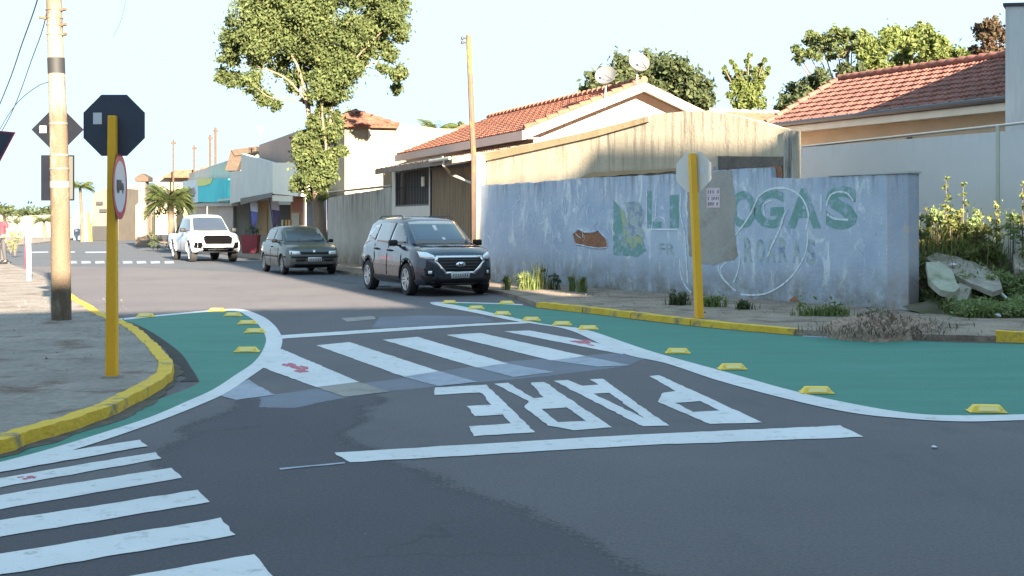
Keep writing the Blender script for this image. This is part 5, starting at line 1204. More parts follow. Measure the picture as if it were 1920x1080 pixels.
# --- distant white car
far = Car('tiny white car far up the street behind the beige pillar', 'parked_car', 'car', (0, 0, 0), 0, M_pu, dict(gol_spec), 'cars parked along the kerb')
far.patch([(-.58, .96), (.58, .96), (.51, 1.30), (-.51, 1.30)], 'x', M_glass2, 'windscreen', bvh=far.bvh_cab, step=.2)
far.both([(.70, .97), (.26, 1.28), (-1.25, 1.2), (-1.4, .99)], M_glass2, 'side_window', bvh=far.bvh_cab)
far.patch([(-.6, .5), (.6, .5), (.6, .66), (-.6, .66)], 'x', M_blk, 'grille')
place(far, (240, 449.5), 12)

# ================================================================= SIGNS AND POLES
M_post = mottle('yellow_post_paint', (.72, .38, .025), (.80, .43, .035), 3, (.5, .28, .04), 3, .6, .75, fine=.1, rough=.45, bmp=.1, fs=30, stretch=(1, 1, .4))
M_back = mottle('dark_sign_back', (.05, .06, .09), (.062, .072, .10), 3, fine=.15, rough=.7, bmp=0, spec=.2)
M_backk = mottle('black_sign_back', (.008, .010, .016), (.012, .014, .02), 3, fine=.15, rough=.8, bmp=0, spec=.03)
M_backp = mottle('pale_sign_back', (.60, .56, .54), (.66, .62, .58), 3, fine=.1, rough=.5, bmp=0)
M_sred = plain('sign_red', (.50, .02, .06), .4)
M_swhite = plain('sign_white', (.60, .62, .68), .4)
M_sblack = plain('sign_black', (.015, .02, .04), .5)
M_stick = plain('white_sticker', (.62, .64, .70), .5)
M_conc = mottle('pole_concrete', (.10, .075, .053), (.135, .10, .072), 2.5, (.21, .18, .145), 1.6, .52, .6, fine=.35, rough=.9, bmp=.6, fs=30, stretch=(1, 1, .35))
def ngon_ring(c, u, v, r, n, ph=0.0): return [c + u * (r * math.cos(2 * math.pi * k / n + ph)) + v * (r * math.sin(2 * math.pi * k / n + ph)) for k in range(n)]
UP = Vector((0, 0, 1))
def plate(c, nrm, r, n, th, ph=0.0):
    nrm = Vector(nrm).normalized(); u = UP.cross(nrm).normalized(); mb = MB(); mb.prism([p - nrm * th / 2 for p in ngon_ring(c, u, UP, r, n, ph)], nrm * th); return mb
# left stop sign post
b = G(210, 707, .09)
t = thing('stop_sign', b, 'dark back of an octagonal sign on the thick yellow post on the left pavement', 'road sign')
tp = P(211, 217, b.y)
mb = MB(); d = .05
mb.hexa([b + Vector((-d, -d, -.05)), b + Vector((d, -d, -.05)), b + Vector((d, d, -.05)), b + Vector((-d, d, -.05)), tp + Vector((-.036, -.036, 0)), tp + Vector((.036, -.036, 0)), tp + Vector((.036, .036, 0)), tp + Vector((-.036, .036, 0))])
po = wpart(mb, 'post', M_post, t); bv = po.modifiers.new('b', 'BEVEL'); bv.width = .008; bv.segments = 2
c = P(214, 235, b.y + .06); oc = wpart(plate(c, (.0, -1, 0), .305, 8, .004, R(22.5)), 'plate', M_back, t)
wpart(plate(c + Vector((0, .004, 0)), (0, -1, 0), .305, 8, .003, R(22.5)), 'front_face', M_sred, oc)
mb = MB(); q = P(182.5, 222, b.y + .05); mb.box(q.x - .04, q.x + .04, q.y + .002, q.y + .006, q.z - .053, q.z + .053); wpart(mb, 'sticker', M_stick, oc)
mb = MB(); mb.add([b + Vector((-.09 + random.uniform(-.03, .03), -.1, -.03)), b + Vector((.11, -.09, -.03)), b + Vector((.1, .1, -.03)), b + Vector((-.1, .09, -.03)), b + Vector((-.07, -.07, .012)), b + Vector((.07, -.07, .012)), b + Vector((.07, .07, .012)), b + Vector((-.07, .07, .012))], [(3, 2, 1, 0), (4, 5, 6, 7), (0, 1, 5, 4), (1, 2, 6, 5), (2, 3, 7, 6), (3, 0, 4, 7)]); wpart(mb, 'footing', M_walk, t)
# round regulatory sign on the same post
nr = Vector((1, .085, 0)).normalized(); c = P(222, 350, b.y) ; c = Vector((b.x + .072, b.y - .0, c.z))
t = thing('round_sign', c, 'narrow looking red ringed round sign with a black truck symbol on the yellow post', 'road sign')
pl_ = wpart(plate(c, nr, .30, 40, .004), 'plate', M_back, t)
u = UP.cross(nr).normalized()
mb = MB(); o_, i_ = ngon_ring(c + nr * .0035, u, UP, .30, 40), ngon_ring(c + nr * .0035, u, UP, .235, 40)
mb.add(o_ + i_, [(k, (k + 1) % 40, 40 + (k + 1) % 40, 40 + k) for k in range(40)]); wpart(mb, 'red_ring', M_sred, pl_, fixn=False)
mb = MB(); mb.add(ngon_ring(c + nr * .003, u, UP, .237, 40), [tuple(range(40))]); wpart(mb, 'white_field', M_swhite, pl_, fixn=False)
mb = MB(); sy = lambda a, z: c + nr * .0055 + u * a + UP * z
mb.flat([[sy(-.15, -.03), sy(.05, -.03), sy(.05, .06), sy(-.15, .06)]]); mb.flat([[sy(.06, -.03), sy(.15, -.03), sy(.15, .0), sy(.115, .035), sy(.06, .035)]])
for a in (-.11, -.06, .1): mb.flat([ngon_ring(c + nr * .0055 + u * a + UP * -.04, u, UP, .022, 12)])
wpart(mb, 'truck_symbol', M_sblack, pl_, fixn=False)
mb = MB(); mb.box(b.x + .03, b.x + .07, b.y - .012, b.y + .012, c.z + .12, c.z + .15); mb.box(b.x + .03, b.x + .07, b.y - .012, b.y + .012, c.z - .15, c.z - .12); wpart(mb, 'bracket', M_post, t)
# right stop sign
b = G(1311.5, 596, .08); tp = P(1297.5, 287, b.y)
t = thing('stop_sign', b, 'pale octagonal sign seen from behind on a leaning yellow post before the blue wall', 'road sign')
mb = MB(); d = .055; e = .048
rr_ = Matrix.Rotation(R(20), 3, 'Z')
mb.hexa([b + rr_ @ Vector(v) for v in ((-d, -d, -.05), (d, -d, -.05), (d, d, -.05), (-d, d, -.05))] + [tp + rr_ @ Vector(v) for v in ((-e, -e, 0), (e, -e, 0), (e, e, 0), (-e, e, 0))])
po = wpart(mb, 'post', M_post, t); bv = po.modifiers.new('b', 'BEVEL'); bv.width = .01; bv.segments = 2
nb = Vector((-math.sin(R(38)), -math.cos(R(38)), 0)); c = P(1295, 322, b.y) - nb * .085
oc = wpart(plate(c, nb, .325, 8, .004, R(22.5)), 'plate', M_backp, t)
wpart(plate(c - nb * .004, nb, .325, 8, .003, R(22.5)), 'front_face', M_sred, oc)
u = UP.cross(nb).normalized(); q = c + nb * .004 - u * .0
mb = MB(); a_ = [c + nb * .0035 + u * x + UP * z for x, z in ((.19, -.04), (.11, -.04), (.11, .07), (.19, .07))]; mb.prism(a_, nb * .002); wpart(mb, 'sticker', M_stick, oc)

# utility pole
M_bark1 = plain('faded_paper', (.22, .21, .20), .8)
M_bark0 = plain('weathered_strap', (.17, .15, .13), .6)
b = G(114, 599, .09)
t = thing('utility_pole', b, 'tall weathered concrete utility pole with a black band on the left pavement', 'pole')
pts = [P(115.5, 610, b.y), P(113, 400, b.y), P(110, 250, b.y), P(105, 110, b.y), P(101, 0, b.y), P(96, -170, b.y)]; pts[0].z = .05
mb = MB(); mb.tube(pts, [.142, .137, .128, .115, .108, .1], 20); wpart(mb, 'pole', M_conc, t, 50)
def at_pole(y):
    for p, q in zip(pts[:-1], pts[1:]):
        z = CH + (HY - y) / FPX * b.y
        if p.z <= z <= q.z: return p.lerp(q, (z - p.z) / (q.z - p.z))
    return pts[-1]
for y0, y1, m_, nme, r in ((138, 109, M_dark, 'black_band', .124), (234, 230, M_bark0, 'steel_strap', .132), (293, 289, M_bark0, 'steel_strap', .136), (318, 315, M_bark0, 'steel_strap', .139), (352, 340, M_bark1, 'paper_label', .1375)):
    mb = MB(); mb.tube([at_pole(y0), at_pole(y1)], r, 20); wpart(mb, nme, m_, t, 50)
for y, sx in ((20, 1), (35, -1), (48, 1), (66, 1)):
    mb = MB(); q = at_pole(y); mb.tube([q, q + Vector((.0, 0, .02))], .122, 16); mb.tube([q + Vector((sx * .1, -.03, 0)), q + Vector((sx * .2, -.08, .01))], .022, 6); wpart(mb, 'cable_clamp', M_conc, t)
ds_ = thing('diamond_sign', P(108, 243, b.y), 'grey back of a diamond shaped sign behind the utility pole', 'road sign')
c = P(108, 243, b.y + .16); dp = wpart(plate(c, (0, -1, 0), .385, 4, .004, 0), 'plate', M_backk, ds_)
q = P(80.5, 242.5, c.y - .006); mb = MB(); mb.box(q.x - .05, q.x + .05, q.y, q.y + .003, q.z - .05, q.z + .05); wpart(mb, 'sticker', M_stick, dp)
wpart(plate(c + Vector((0, .004, 0)), (0, -1, 0), .385, 4, .003, 0), 'front_face', plain('sign_yellow', (.6, .4, .02), .5), dp)
bs = thing('box_sign', P(108, 333, b.y), 'rectangular sign board strapped to the utility pole under the diamond sign', 'road sign')
p0, p1 = P(77.5, 376, b.y + .17), P(139, 291, b.y + .17)
mb = MB(); mb.bbox(p0.x, p1.x, b.y + .15, b.y + .19, p0.z, p1.z, .008); wpart(mb, 'plate', M_backk, bs)
mb = MB(); mb.box(p1.x - .15, p1.x - .01, b.y + .142, b.y + .148, p0.z + .02, p1.z - .02); wpart(mb, 'weathered_strip', plain('weathered_aluminium', (.06, .06, .055), .6), bs)
# yield sign at the left edge
yb = P(-53, 300, 11.0); g0 = Vector((yb.x, yb.y, .12))
ys = thing('yield_sign', g0, 'dark back of a triangular sign with a red rim cut by the left picture edge', 'road sign')
tri = [P(25, 250, 11.05), P(-132, 236, 11.05), P(-50, 392, 11.05)]; mb = MB(); mb.prism(tri, (0, .004, 0)); yp = wpart(mb, 'plate', M_back, ys)
mb = MB(); ce = (tri[0] + tri[1] + tri[2]) / 3
for i in range(3):
    p, q = tri[i], tri[(i + 1) % 3]; k = 1.05; p2, q2 = ce + (p - ce) * k, ce + (q - ce) * k
    mb.prism([p, q, q2, p2], (0, .005, 0))
wpart(mb, 'red_rim', M_sred, yp)
mb = MB(); mb.tube([g0 - Vector((0, 0, .05)), Vector((yb.x, 10.98, P(0, 240, 11).z))], .045, 12); wpart(mb, 'post', M_post, ys, 50)
# striped marker post
b = G(54, 526, .09); t = thing('marker_post', b, 'slim white post with a red and a blue stripe at the kerb on the left', 'post')
mb = MB(); H_ = 1.32; mb.tube([b - Vector((0, 0, .05)), b + Vector((0, 0, .42))], .062, 10); wpart(mb, 'blue_foot', plain('pale_blue_paint', (.3, .36, .55), .6), t, 50)
mb = MB(); mb.tube([b + Vector((0, 0, .42)), b + Vector((-.02, 0, H_))], [.062, .066], 10); mb.lathe([(.066, 0), (.05, .03), (0, .04)], 10, lambda x, y, z: b + Vector((x - .02, y, z + H_))); wpart(mb, 'white_shaft', M_swhite, t, 50)
mb = MB(); mb.prism([b + Vector((-.072, -.03, .3)), b + Vector((-.035, -.066, .3)), b + Vector((-.055, -.066, 1.1)), b + Vector((-.09, -.03, 1.1))], (-.004, -.003, 0)); wpart(mb, 'red_stripe', M_sred, t)
# wires
M_wire = plain('cable', (.10, .09, .12), .6)
def wire(pxs, Y, label, r=.012):
    p = [P(x, y, Y[i] if isinstance(Y, list) else Y) for i, (x, y) in enumerate(pxs)]; mb = MB(); mb.tube(smooth_line(p, 8), r, 5)
    tag(mb.build('overhead_cable', M_wire, smooth=60), label, 'cable', 'overhead cables')
wire([(101, -120), (70, 0), (42, 80), (8, 175), (-60, 330)], [19.8, 22, 25, 28, 34], 'steepest overhead cable dropping from the top edge left of the utility pole')
wire([(101, -60), (84, 40), (60, 110), (20, 215), (-30, 300)], [19.8, 22, 25, 28, 33], 'second overhead cable, dropping beside the utility pole', .009)
wire([(98, 152), (70, 162), (35, 190), (8, 228), (-20, 280)], [19.8, 21, 23, 26, 30], 'thin drooping cable leaving the pole above the diamond sign', .007)
wire([(245, -60), (236, 0), (226, 40), (212, 68)], [40, 41, 42, 43], 'short faint cable end in the sky right of the pole', .006)
for x, y0, y1, Y_, lb in ((325, 262, 332, 94, 'leftmost of the thin poles above the cyan sign'), (364, 272, 330, 94, 'shortest of the thin poles above the cyan sign'), (394, 253, 332, 92, 'dark thin pole, left one of the close pair above the cyan sign'), (404, 239, 332, 92, 'dark thin pole, right and taller one of the close pair above the cyan sign')):
    b = Vector((P(x, y1, Y_).x, Y_, 0)); t = thing('thin_pole', b, lb, 'pole', 'thin poles on the skyline'); mb = MB(); mb.tube([b, P(x, y0, Y_)], .07 if x < 390 else .10, 6); wpart(mb, 'shaft', M_wood_d, t)
    mb = MB(); q = P(x, y0 + 6, Y_); mb.box(q.x - .16, q.x + .16, Y_ - .06, Y_ + .06, q.z - .08, q.z + .08); wpart(mb, 'crossarm', M_wood_d, t)
b = P(317.0 + 172, 262, 66); t = thing('roof_antenna', b, 'small thin aerial on the roof left of the big tree', 'antenna'); mb = MB(); mb.tube([b, P(489, 238, 66)], .03, 5); wpart(mb, 'mast', M_greyp, t); mb = MB()
for k in range(4): q = P(489, 238 + k * 3, 66); mb.tube([q - Vector((.15, 0, 0)), q + Vector((.15, 0, 0))], .015, 4)
wpart(mb, 'rods', M_greyp, t)
# feather banners and planters by the shop
def feather(xt, yt, xb, yb_, Y_, c1, c2, label):
    b = P(xb, yb_, Y_); b.z = .1; tpp = P(xt, yt, Y_); t = thing('feather_banner', b, label, 'banner', 'feather banners at the shop')
    mb = MB(); mb.tube([b, b.lerp(tpp, .8) + Vector((-.05, 0, 0)), tpp], .02, 6); wpart(mb, 'pole', M_metal_d, t)
    mb = MB(); n = 10; L_, R_ = [], []
    for i in range(n + 1):
        s_ = i / n; p = tpp.lerp(b, s_ * .82); w_ = .32 * math.sin(math.pi * min(1, s_ * 1.15 + .12)) + .05
        L_.append(p + Vector((0, .03 * math.sin(s_ * 7), 0))); R_.append(p + Vector((w_, .08 * math.sin(s_ * 9), -.06)))
    mb.mat(c1)
    for i in range(n): mb.mat(c1 if i < 4 or i > 8 else c2); mb.prism([L_[i], R_[i], R_[i + 1], L_[i + 1]], (0, .012, 0))
    wpart(mb, 'cloth', None, t)
Mb1 = plain('banner_white', (.55, .58, .68), .7); Mb2 = plain('banner_blue', (.12, .14, .42), .7); Mb3 = plain('banner_purple', (.10, .07, .20), .7)
feather(466, 358, 478, 450, 62, Mb1, Mb2, 'white and blue feather banner, the left one of the two at the shop')
feather(505, 353, 519, 440, 60, Mb1, Mb3, 'white and dark purple feather banner, the right one of the two at the shop')
b = G(470, 474, .1); t = thing('planter', b, 'dark red planter box with green plants beside the shop front', 'planter')
mb = MB(); w_ = .33; mb.hexa([b + Vector(v) for v in ((-w_, -w_, 0), (w_, -w_, 0), (w_, w_, 0), (-w_, w_, 0), (-w_ * 1.2, -w_ * 1.2, .85), (w_ * 1.2, -w_ * 1.2, .85), (w_ * 1.2, w_ * 1.2, .85), (-w_ * 1.2, w_ * 1.2, .85))]); wpart(mb, 'pot', plain('dark_red_glaze', (.22, .03, .05), .5), t)

# ================================================================= VEGETATION
def leaf_mat(name, cs, trans=.42, rough=.7):
    m = bpy.data.materials.new(name); m.use_nodes = True; nt = m.node_tree; b = nt.nodes['Principled BSDF']; out = nt.nodes['Material Output']
    g = nt.nodes.new('ShaderNodeNewGeometry'); r = nt.nodes.new('ShaderNodeValToRGB'); nt.links.new(g.outputs['Random Per Island'], r.inputs[0])
    el = r.color_ramp.elements; el[0].color = (*cs[0], 1); el[1].color = (*cs[-1], 1)
    for i, c in enumerate(cs[1:-1]): e = el.new((i + 1) / (len(cs) - 1)); e.color = (*c, 1)
    tc = nt.nodes.new('ShaderNodeTexCoord'); nz = noise(nt, tc.outputs['Object'], .9, 3, lo=.3, hi=.7)
    c = ramp_mix(nt, nz, r.outputs[0], tuple(x * .62 for x in cs[0])); c2 = ramp_mix(nt, .45, r.outputs[0], c)
    nt.links.new(c2, b.inputs['Base Color']); b.inputs['Roughness'].default_value = rough; b.inputs['Specular IOR Level'].default_value = .25
    t = nt.nodes.new('ShaderNodeBsdfTranslucent'); nt.links.new(c2, t.inputs[0]); mx = nt.nodes.new('ShaderNodeMixShader'); mx.inputs[0].default_value = trans
    nt.links.new(b.outputs[0], mx.inputs[1]); nt.links.new(t.outputs[0], mx.inputs[2]); nt.links.new(mx.outputs[0], out.inputs['Surface']); return m
L_mid = leaf_mat('mid_green_leaves', [(.085, .12, .048), (.13, .165, .062), (.185, .21, .085)])
L_dark = leaf_mat('dark_green_leaves', [(.055, .078, .035), (.085, .11, .05), (.13, .15, .07)])
L_light = leaf_mat('light_green_leaves', [(.11, .15, .045), (.16, .20, .06), (.22, .25, .09)])
L_brown = leaf_mat('reddish_leaves', [(.09, .055, .04), (.14, .09, .06), (.10, .11, .05)])
L_yell = leaf_mat('yellow_green_weeds', [(.19, .22, .07), (.29, .30, .10), (.14, .19, .07), (.34, .31, .13)])
L_lot = leaf_mat('lush_lot_weeds', [(.16, .23, .09), (.24, .31, .12), (.32, .34, .18)])
L_dead = leaf_mat('dead_brown_weeds', [(.19, .145, .11), (.27, .21, .16), (.14, .11, .085)], .1)
L_grass = leaf_mat('rough_grass', [(.14, .19, .065), (.19, .26, .085), (.26, .27, .13)])
M_bark = mottle('bark', (.09, .07, .055), (.15, .12, .09), 5, (.08, .065, .05), 3, .5, .7, fine=.4, rough=.95, bmp=1, fs=20, stretch=(1, 1, .25))
M_barkp = mottle('pale_bark', (.17, .125, .09), (.24, .18, .13), 5, (.14, .11, .08), 3, .5, .7, fine=.4, rough=.95, bmp=1, fs=20, stretch=(1, 1, .25))
def leaves(clumps, size, dens, squash=.9, hollow=.3, aspect=.5):
    """many small leaf-shaped faces spread through clumps (centre, radius)"""
    V = []; 
    for c, r in clumps:
        n = int(dens * r * r) + 12; d = rng.normal(size=(n, 3)); d /= np.linalg.norm(d, axis=1)[:, None]
        # knobbly surface: several sub-lobes
        k = max(4, int(r * 9)); lob = rng.normal(size=(k, 3)); lob /= np.linalg.norm(lob, axis=1)[:, None]
        m = (d @ lob.T).max(axis=1); rad = r * (hollow + (1.02 - hollow) * rng.random(n) ** .6) * (.62 + .43 * m ** 3)
        q_ = rng.random(n) < .5; rad = np.where(q_, np.abs(rng.normal(size=n)) * r * .62, rad); p = np.array(c) + d * rad[:, None] * np.array([1, 1, squash])
        a = rng.normal(size=(n, 3)); a[:, 2] -= .3; a /= np.linalg.norm(a, axis=1)[:, None]
        nn_ = d + rng.normal(size=(n, 3)) * .8; b_ = np.cross(a, nn_); b_ /= (np.linalg.norm(b_, axis=1)[:, None] + 1e-9)
        s_ = size * (.6 + .8 * rng.random(n))[:, None]
        V.append(np.stack([p - a * s_ * .5, p + b_ * s_ * aspect * .5, p + a * s_ * .5, p - b_ * s_ * aspect * .5], 1))
    V = np.concatenate(V).reshape(-1, 3); return V
def leaf_mesh(V, name, mat, parent):
    n = len(V) // 4; me = bpy.data.meshes.new(name); me.vertices.add(len(V)); me.vertices.foreach_set('co', V.astype(np.float32).ravel())
    me.loops.add(n * 4); me.loops.foreach_set('vertex_index', np.arange(n * 4, dtype=np.int32)); me.polygons.add(n)
    me.polygons.foreach_set('loop_start', np.arange(0, n * 4, 4, dtype=np.int32)); me.update(calc_edges=True); me.validate(); me.materials.append(mat)
    o = bpy.data.objects.new(name, me); COL.objects.link(o)
    if parent is not None: o.parent = parent; o.location = -wl(parent)
    return o
def pxc(l, Y, dy=.5, sc_=1.0): return [(P(x, y, Y + random.uniform(-dy, dy)), r / FPX * Y * sc_) for x, y, r in l]
def broken(cl, k=8, f=.52):                # each clump becomes several smaller ones, so no round outline is left
    out = []
    for c, r in cl:
        out.append((c, r * .8))
        for _ in range(k):
            d = Vector((random.gauss(0, 1), random.gauss(0, 1), random.gauss(0, 1))).normalized(); out.append((c + d * r * random.uniform(.45, .78), r * f * random.uniform(.6, 1.1)))
    return out
def tree(label, base, clumps, stems, leafm, size, dens, barkm=M_bark, group=None, name='tree', **k):
    t = thing(name, base, label, 'tree', group)
    mb = MB()
    for pts, rs in stems: mb.tube(smooth_line(pts, 4), [rs[0] + (rs[1] - rs[0]) * i / ((len(pts) - 1) * 4) for i in range((len(pts) - 1) * 4 + 1)], 8)
    wpart(mb, 'trunk', barkm, t, 60); leaf_mesh(leaves(broken(clumps), size, dens, **k), 'crown', leafm, t); return t
# the big street tree
YT = 43.0; base = Vector((P(602, 400, YT).x, YT, .1))
tr = [(470, 25, 46), (520, -10, 50), (590, -20, 55), (660, -25, 50), (720, 0, 40), (445, 66, 34), (432, 104, 25), (430, 143, 22), (478, 92, 40), (470, 150, 24), (494, 178, 22), (515, 196, 13), (535, 60, 46), (530, 118, 26), (595, 52, 50), (575, 112, 34), (560, 22, 50), (622, 108, 42), (655, 62, 46), (652, 134, 36), (640, 172, 27), (598, 160, 30), (620, 140, 34), (560, 140, 26), (585, 80, 44), (670, 110, 30), (690, 70, 36), (548, 165, 14), (618, 178, 22), (575, 185, 14), (700, 45, 36), (742, 34, 30), (752, 62, 17), (733, 100, 22), (748, 136, 20), (742, 165, 13), (720, 128, 12), (685, 100, 22), (608, 0, 50), (690, -40, 50), (500, 60, 40)]
low = [(598, 238, 22), (620, 255, 20), (585, 222, 14), (608, 205, 16), (575, 248, 14), (600, 320, 26), (575, 318, 20), (618, 335, 16), (586, 362, 14), (604, 370, 12), (566, 262, 20), (592, 276, 20), (572, 298, 26), (606, 300, 26), (632, 284, 17), (590, 330, 24), (562, 342, 17), (606, 345, 14), (645, 285, 10), (552, 350, 11), (628, 312, 10), (638, 230, 13), (632, 215, 10)]
st = [([base - Vector((0, 0, .2)), P(600, 440, YT), P(597, 385, YT), P(592, 330, YT)], (0.272, 0.160)),
      ([P(592, 345, YT), P(584, 260, YT - .2), P(574, 190, YT - .3), P(556, 120, YT - .6), P(520, 70, YT - .8)], (0.081, 0.030)),
      ([P(596, 340, YT), P(590, 250, YT), P(600, 160, YT), P(596, 60, YT), P(610, 0, YT)], (0.087, 0.030)),
      ([P(600, 340, YT), P(606, 250, YT + .2), P(612, 180, YT + .3), P(640, 90, YT + .4), P(655, 20, YT)], (0.081, 0.030)),
      ([P(600, 350, YT), P(616, 270, YT), P(624, 190, YT - .2), P(650, 130, YT - .5), P(715, 60, YT - .5)], (0.062, 0.024)),
      ([P(598, 360, YT), P(578, 270, YT + .4), P(580, 190, YT + .5), P(560, 100, YT + .6)], (0.056, 0.024)),
      ([P(598, 360, YT), P(612, 290, YT - .4), P(604, 200, YT - .5), P(625, 120, YT - .6)], (0.056, 0.024)),
      ([P(574, 190, YT - .3), P(540, 150, YT - .5), P(500, 130, YT - .5), P(460, 120, YT - .5)], (0.043, 0.018)),
      ([P(568, 190, YT), P(535, 185, YT), P(500, 180, YT), P(470, 150, YT)], (0.031, 0.012)),
      ([P(630, 180, YT), P(680, 130, YT), P(722, 110, YT), P(745, 130, YT)], (0.031, 0.012))]
tree('large leafy street tree with many upright stems rising behind the parked cars', base, pxc(tr, YT, 1.0, 1.2) + pxc(low, YT - .2, .35, 1.15), st, L_mid, .13, 2300, M_barkp, name='street_tree')
def far_tree(label, Y_, cl, leafm, size, dens, gx, extra=(), **k):
    b = Vector((P(gx, 400, Y_).x, Y_, 0)); top = P(gx, sorted(c[1] for c in cl)[len(cl) // 2], Y_)
    cl = [(x, y, r * 1.32) for x, y, r in cl]; stm = [([b, b.lerp(top, .5), top], (.2, .03))] + [([b.lerp(top, .6), P(c[0], c[1] + c[2] * .3, Y_)], (.06, .012)) for c in cl[::2]]
    return tree(label, b, pxc(cl, Y_, 1.2), stm, leafm, size, dens, group='trees behind the houses', **k)
far_tree('dense dark green round tree behind the gable and satellite dishes', 62, [(1128, 165, 30), (1105, 178, 20), (1165, 145, 34), (1205, 138, 34), (1245, 132, 32), (1282, 142, 32), (1308, 165, 28), (1325, 190, 20), (1240, 175, 45), (1180, 185, 45), (1295, 195, 36)], L_dark, .26, 620, 1230)
rb_ = [(1358, 128), (1373, 116), (1388, 135), (1403, 104), (1420, 128), (1432, 112), (1441, 128)]
b = Vector((P(1402, 400, 52).x, 52, 0)); cl = [(x + (1402 - x) * f + random.uniform(-3, 3), y + (205 - y) * f, 5 + 9 * f) for x, y in rb_ for f in (0, .1, .2, .32, .44, .56, .7)] + [(1385, 195, 17), (1410, 190, 20), (1428, 195, 14), (1368, 180, 9)]
tree('small tree with spiky upright branches between the two tiled roofs', b, pxc(cl, 52, .5), [([b, P(1402, 215, 52)], (.15, .1))] + [([P(1402, 215, 52), P((x + 1402) / 2, (y + 215) / 2, 52), P(x, y, 52)], (.06, .02)) for x, y in rb_], L_light, .16, 900, group='trees behind the houses', name='tree')
far_tree('sparse airy tree with thin crown at the left of the right hand tree group', 52, [(1492, 92, 9), (1505, 100, 11), (1497, 112, 8), (1522, 66, 10), (1530, 82, 14), (1548, 92, 12), (1567, 58, 11), (1575, 78, 16), (1598, 70, 14), (1600, 90, 13), (1518, 100, 9), (1560, 105, 10), (1620, 100, 12), (1512, 78, 8), (1540, 74, 9), (1555, 70, 9), (1585, 62, 9), (1610, 82, 10), (1580, 100, 11), (1535, 108, 9), (1615, 62, 8)], L_mid, .17, 620, 1590)
far_tree('dark low tree peeping over the left end of the faded red roof', 47, [(1470, 200, 16), (1490, 178, 20), (1515, 160, 20), (1545, 148, 22), (1580, 140, 20), (1500, 195, 22), (1540, 175, 25), (1610, 140, 18), (1462, 212, 9)], L_dark, .18, 900, 1520)
far_tree('broad sunlit yellow-green tree above the faded red roof', 50, [(1630, 95, 24), (1660, 80, 26), (1690, 72, 26), (1715, 68, 24), (1745, 82, 26), (1775, 95, 24), (1805, 108, 20), (1830, 118, 14), (1650, 125, 26), (1700, 115, 32), (1750, 120, 28), (1800, 130, 18), (1735, 58, 12), (1675, 62, 12)], L_light, .19, 900, 1710)
far_tree('reddish brown tree beside the tall white building', 46, [(1840, 60, 16), (1862, 45, 16), (1880, 60, 18), (1850, 85, 18), (1875, 95, 20), (1830, 95, 10), (1900, 70, 20)], L_brown, .17, 800, 1868)
far_tree('distant green tree over the small tiled roof behind the big tree', 66, [(640, 228, 14), (660, 222, 15), (680, 228, 11), (620, 232, 10)], L_mid, .25, 260, 655)
# palms
def frond(mb_v, o, az, L_, lift, droop, wl_, n=16, fan=False):
    d = Vector((math.cos(az), math.sin(az), 0)); side = Vector((-d.y, d.x, 0)); prev = None
    for i in range(n):
        s_ = (i + 1) / n; p = o + d * (L_ * s_ * (1 - .15 * s_)) + Vector((0, 0, L_ * (lift * s_ - droop * s_ * s_)))
        for sg in (-1, 1):
            ll = wl_ * math.sin(math.pi * min(1, .15 + s_ * .85)) + .05; tip = p + side * sg * ll * .75 + d * ll * .55 + Vector((0, 0, -ll * .35)); w_ = d * .045 * (L_ / 1.5)
            mb_v += [p - w_, p + w_, tip + w_ * .2, tip - w_ * .2]
def palm(label, base, top, r, n, leafm, wl_=.45, lift=(.1, .9), trunk_r=.16, name='palm_tree', cat='palm tree', group=None):
    t = thing(name, base, label, cat, group); mb = MB(); mb.tube([base, base.lerp(top, .5) + Vector((.05, 0, 0)), top], [trunk_r, trunk_r * .85, trunk_r * .7], 8); wpart(mb, 'trunk', M_bark, t, 60)
    v = []
    for i in range(n): frond(v, top, i * 2.39996, r * random.uniform(.8, 1.1), random.uniform(*lift), random.uniform(.6, .95), wl_ * r)
    leaf_mesh(np.array([tuple(x) for x in v]), 'fronds', leafm, t)
palm('tall distant palm with yellow-green crown between the utility pole and the signpost', Vector((P(154, 400, 100).x, 100, 0)), P(150, 350, 100), 1.35, 24, L_light, .45, (.3, 1.1))
palm('small distant palm just left of the utility pole', Vector((P(84, 400, 115).x, 115, 0)), P(82, 414, 115), 1.2, 18, L_light, .45, (.3, 1.1))
b = G(322, 466, .1); palm('bushy fan palm in front of the white slatted fence', b, P(318, 372, b.y), 1.55, 80, L_mid, .5, (-.1, 1.3), .22)
palm('palm crown peeping over the tiled roof left of the rusty post', Vector((P(825, 400, 60).x, 60, 0)), P(822, 246, 60), 1.1, 26, L_light, .45, (.3, 1.2)); 
far_tree('dark bush crown beside the palm over the tiled roof', 62, [(848, 240, 10), (865, 236, 9), (795, 244, 8)], L_mid, .2, 320, 850)
# shrubs
def shrub(label, base, cl, Y_, leafm, size, dens, group=None, name='shrub', **k):
    t = thing(name, base, label, 'shrub', group); mb = MB()
    for c in cl: mb.tube([base - Vector((0, 0, .03)), P(c[0], c[1], Y_)], [.009, .004], 5)
    wpart(mb, 'stems', M_bark, t); leaf_mesh(leaves(pxc(cl, Y_, .2), size, dens, **k), 'foliage', leafm, t)
yb_ = G(287, 468, .1).y
shrub('dark green bush at the foot of the beige pillar', G(287, 467, .1), [(285, 440, 10), (292, 450, 12), (284, 458, 10), (296, 462, 8)], yb_, L_dark, .14, 500)
shrub('leafy hedge plant growing under the fan palm', G(310, 465, .1), [(300, 385, 12), (296, 400, 10), (310, 395, 14), (330, 385, 13), (335, 398, 9)], G(310, 465, .1).y, L_dark, .15, 420)
shrub('hazy grey-green bush behind the person in red', Vector((P(20, 400, 60).x, 60, .1)), [(5, 395, 14), (22, 398, 13), (38, 402, 10), (-15, 390, 20), (10, 412, 12), (32, 415, 8)], 60, L_dark, .2, 240)
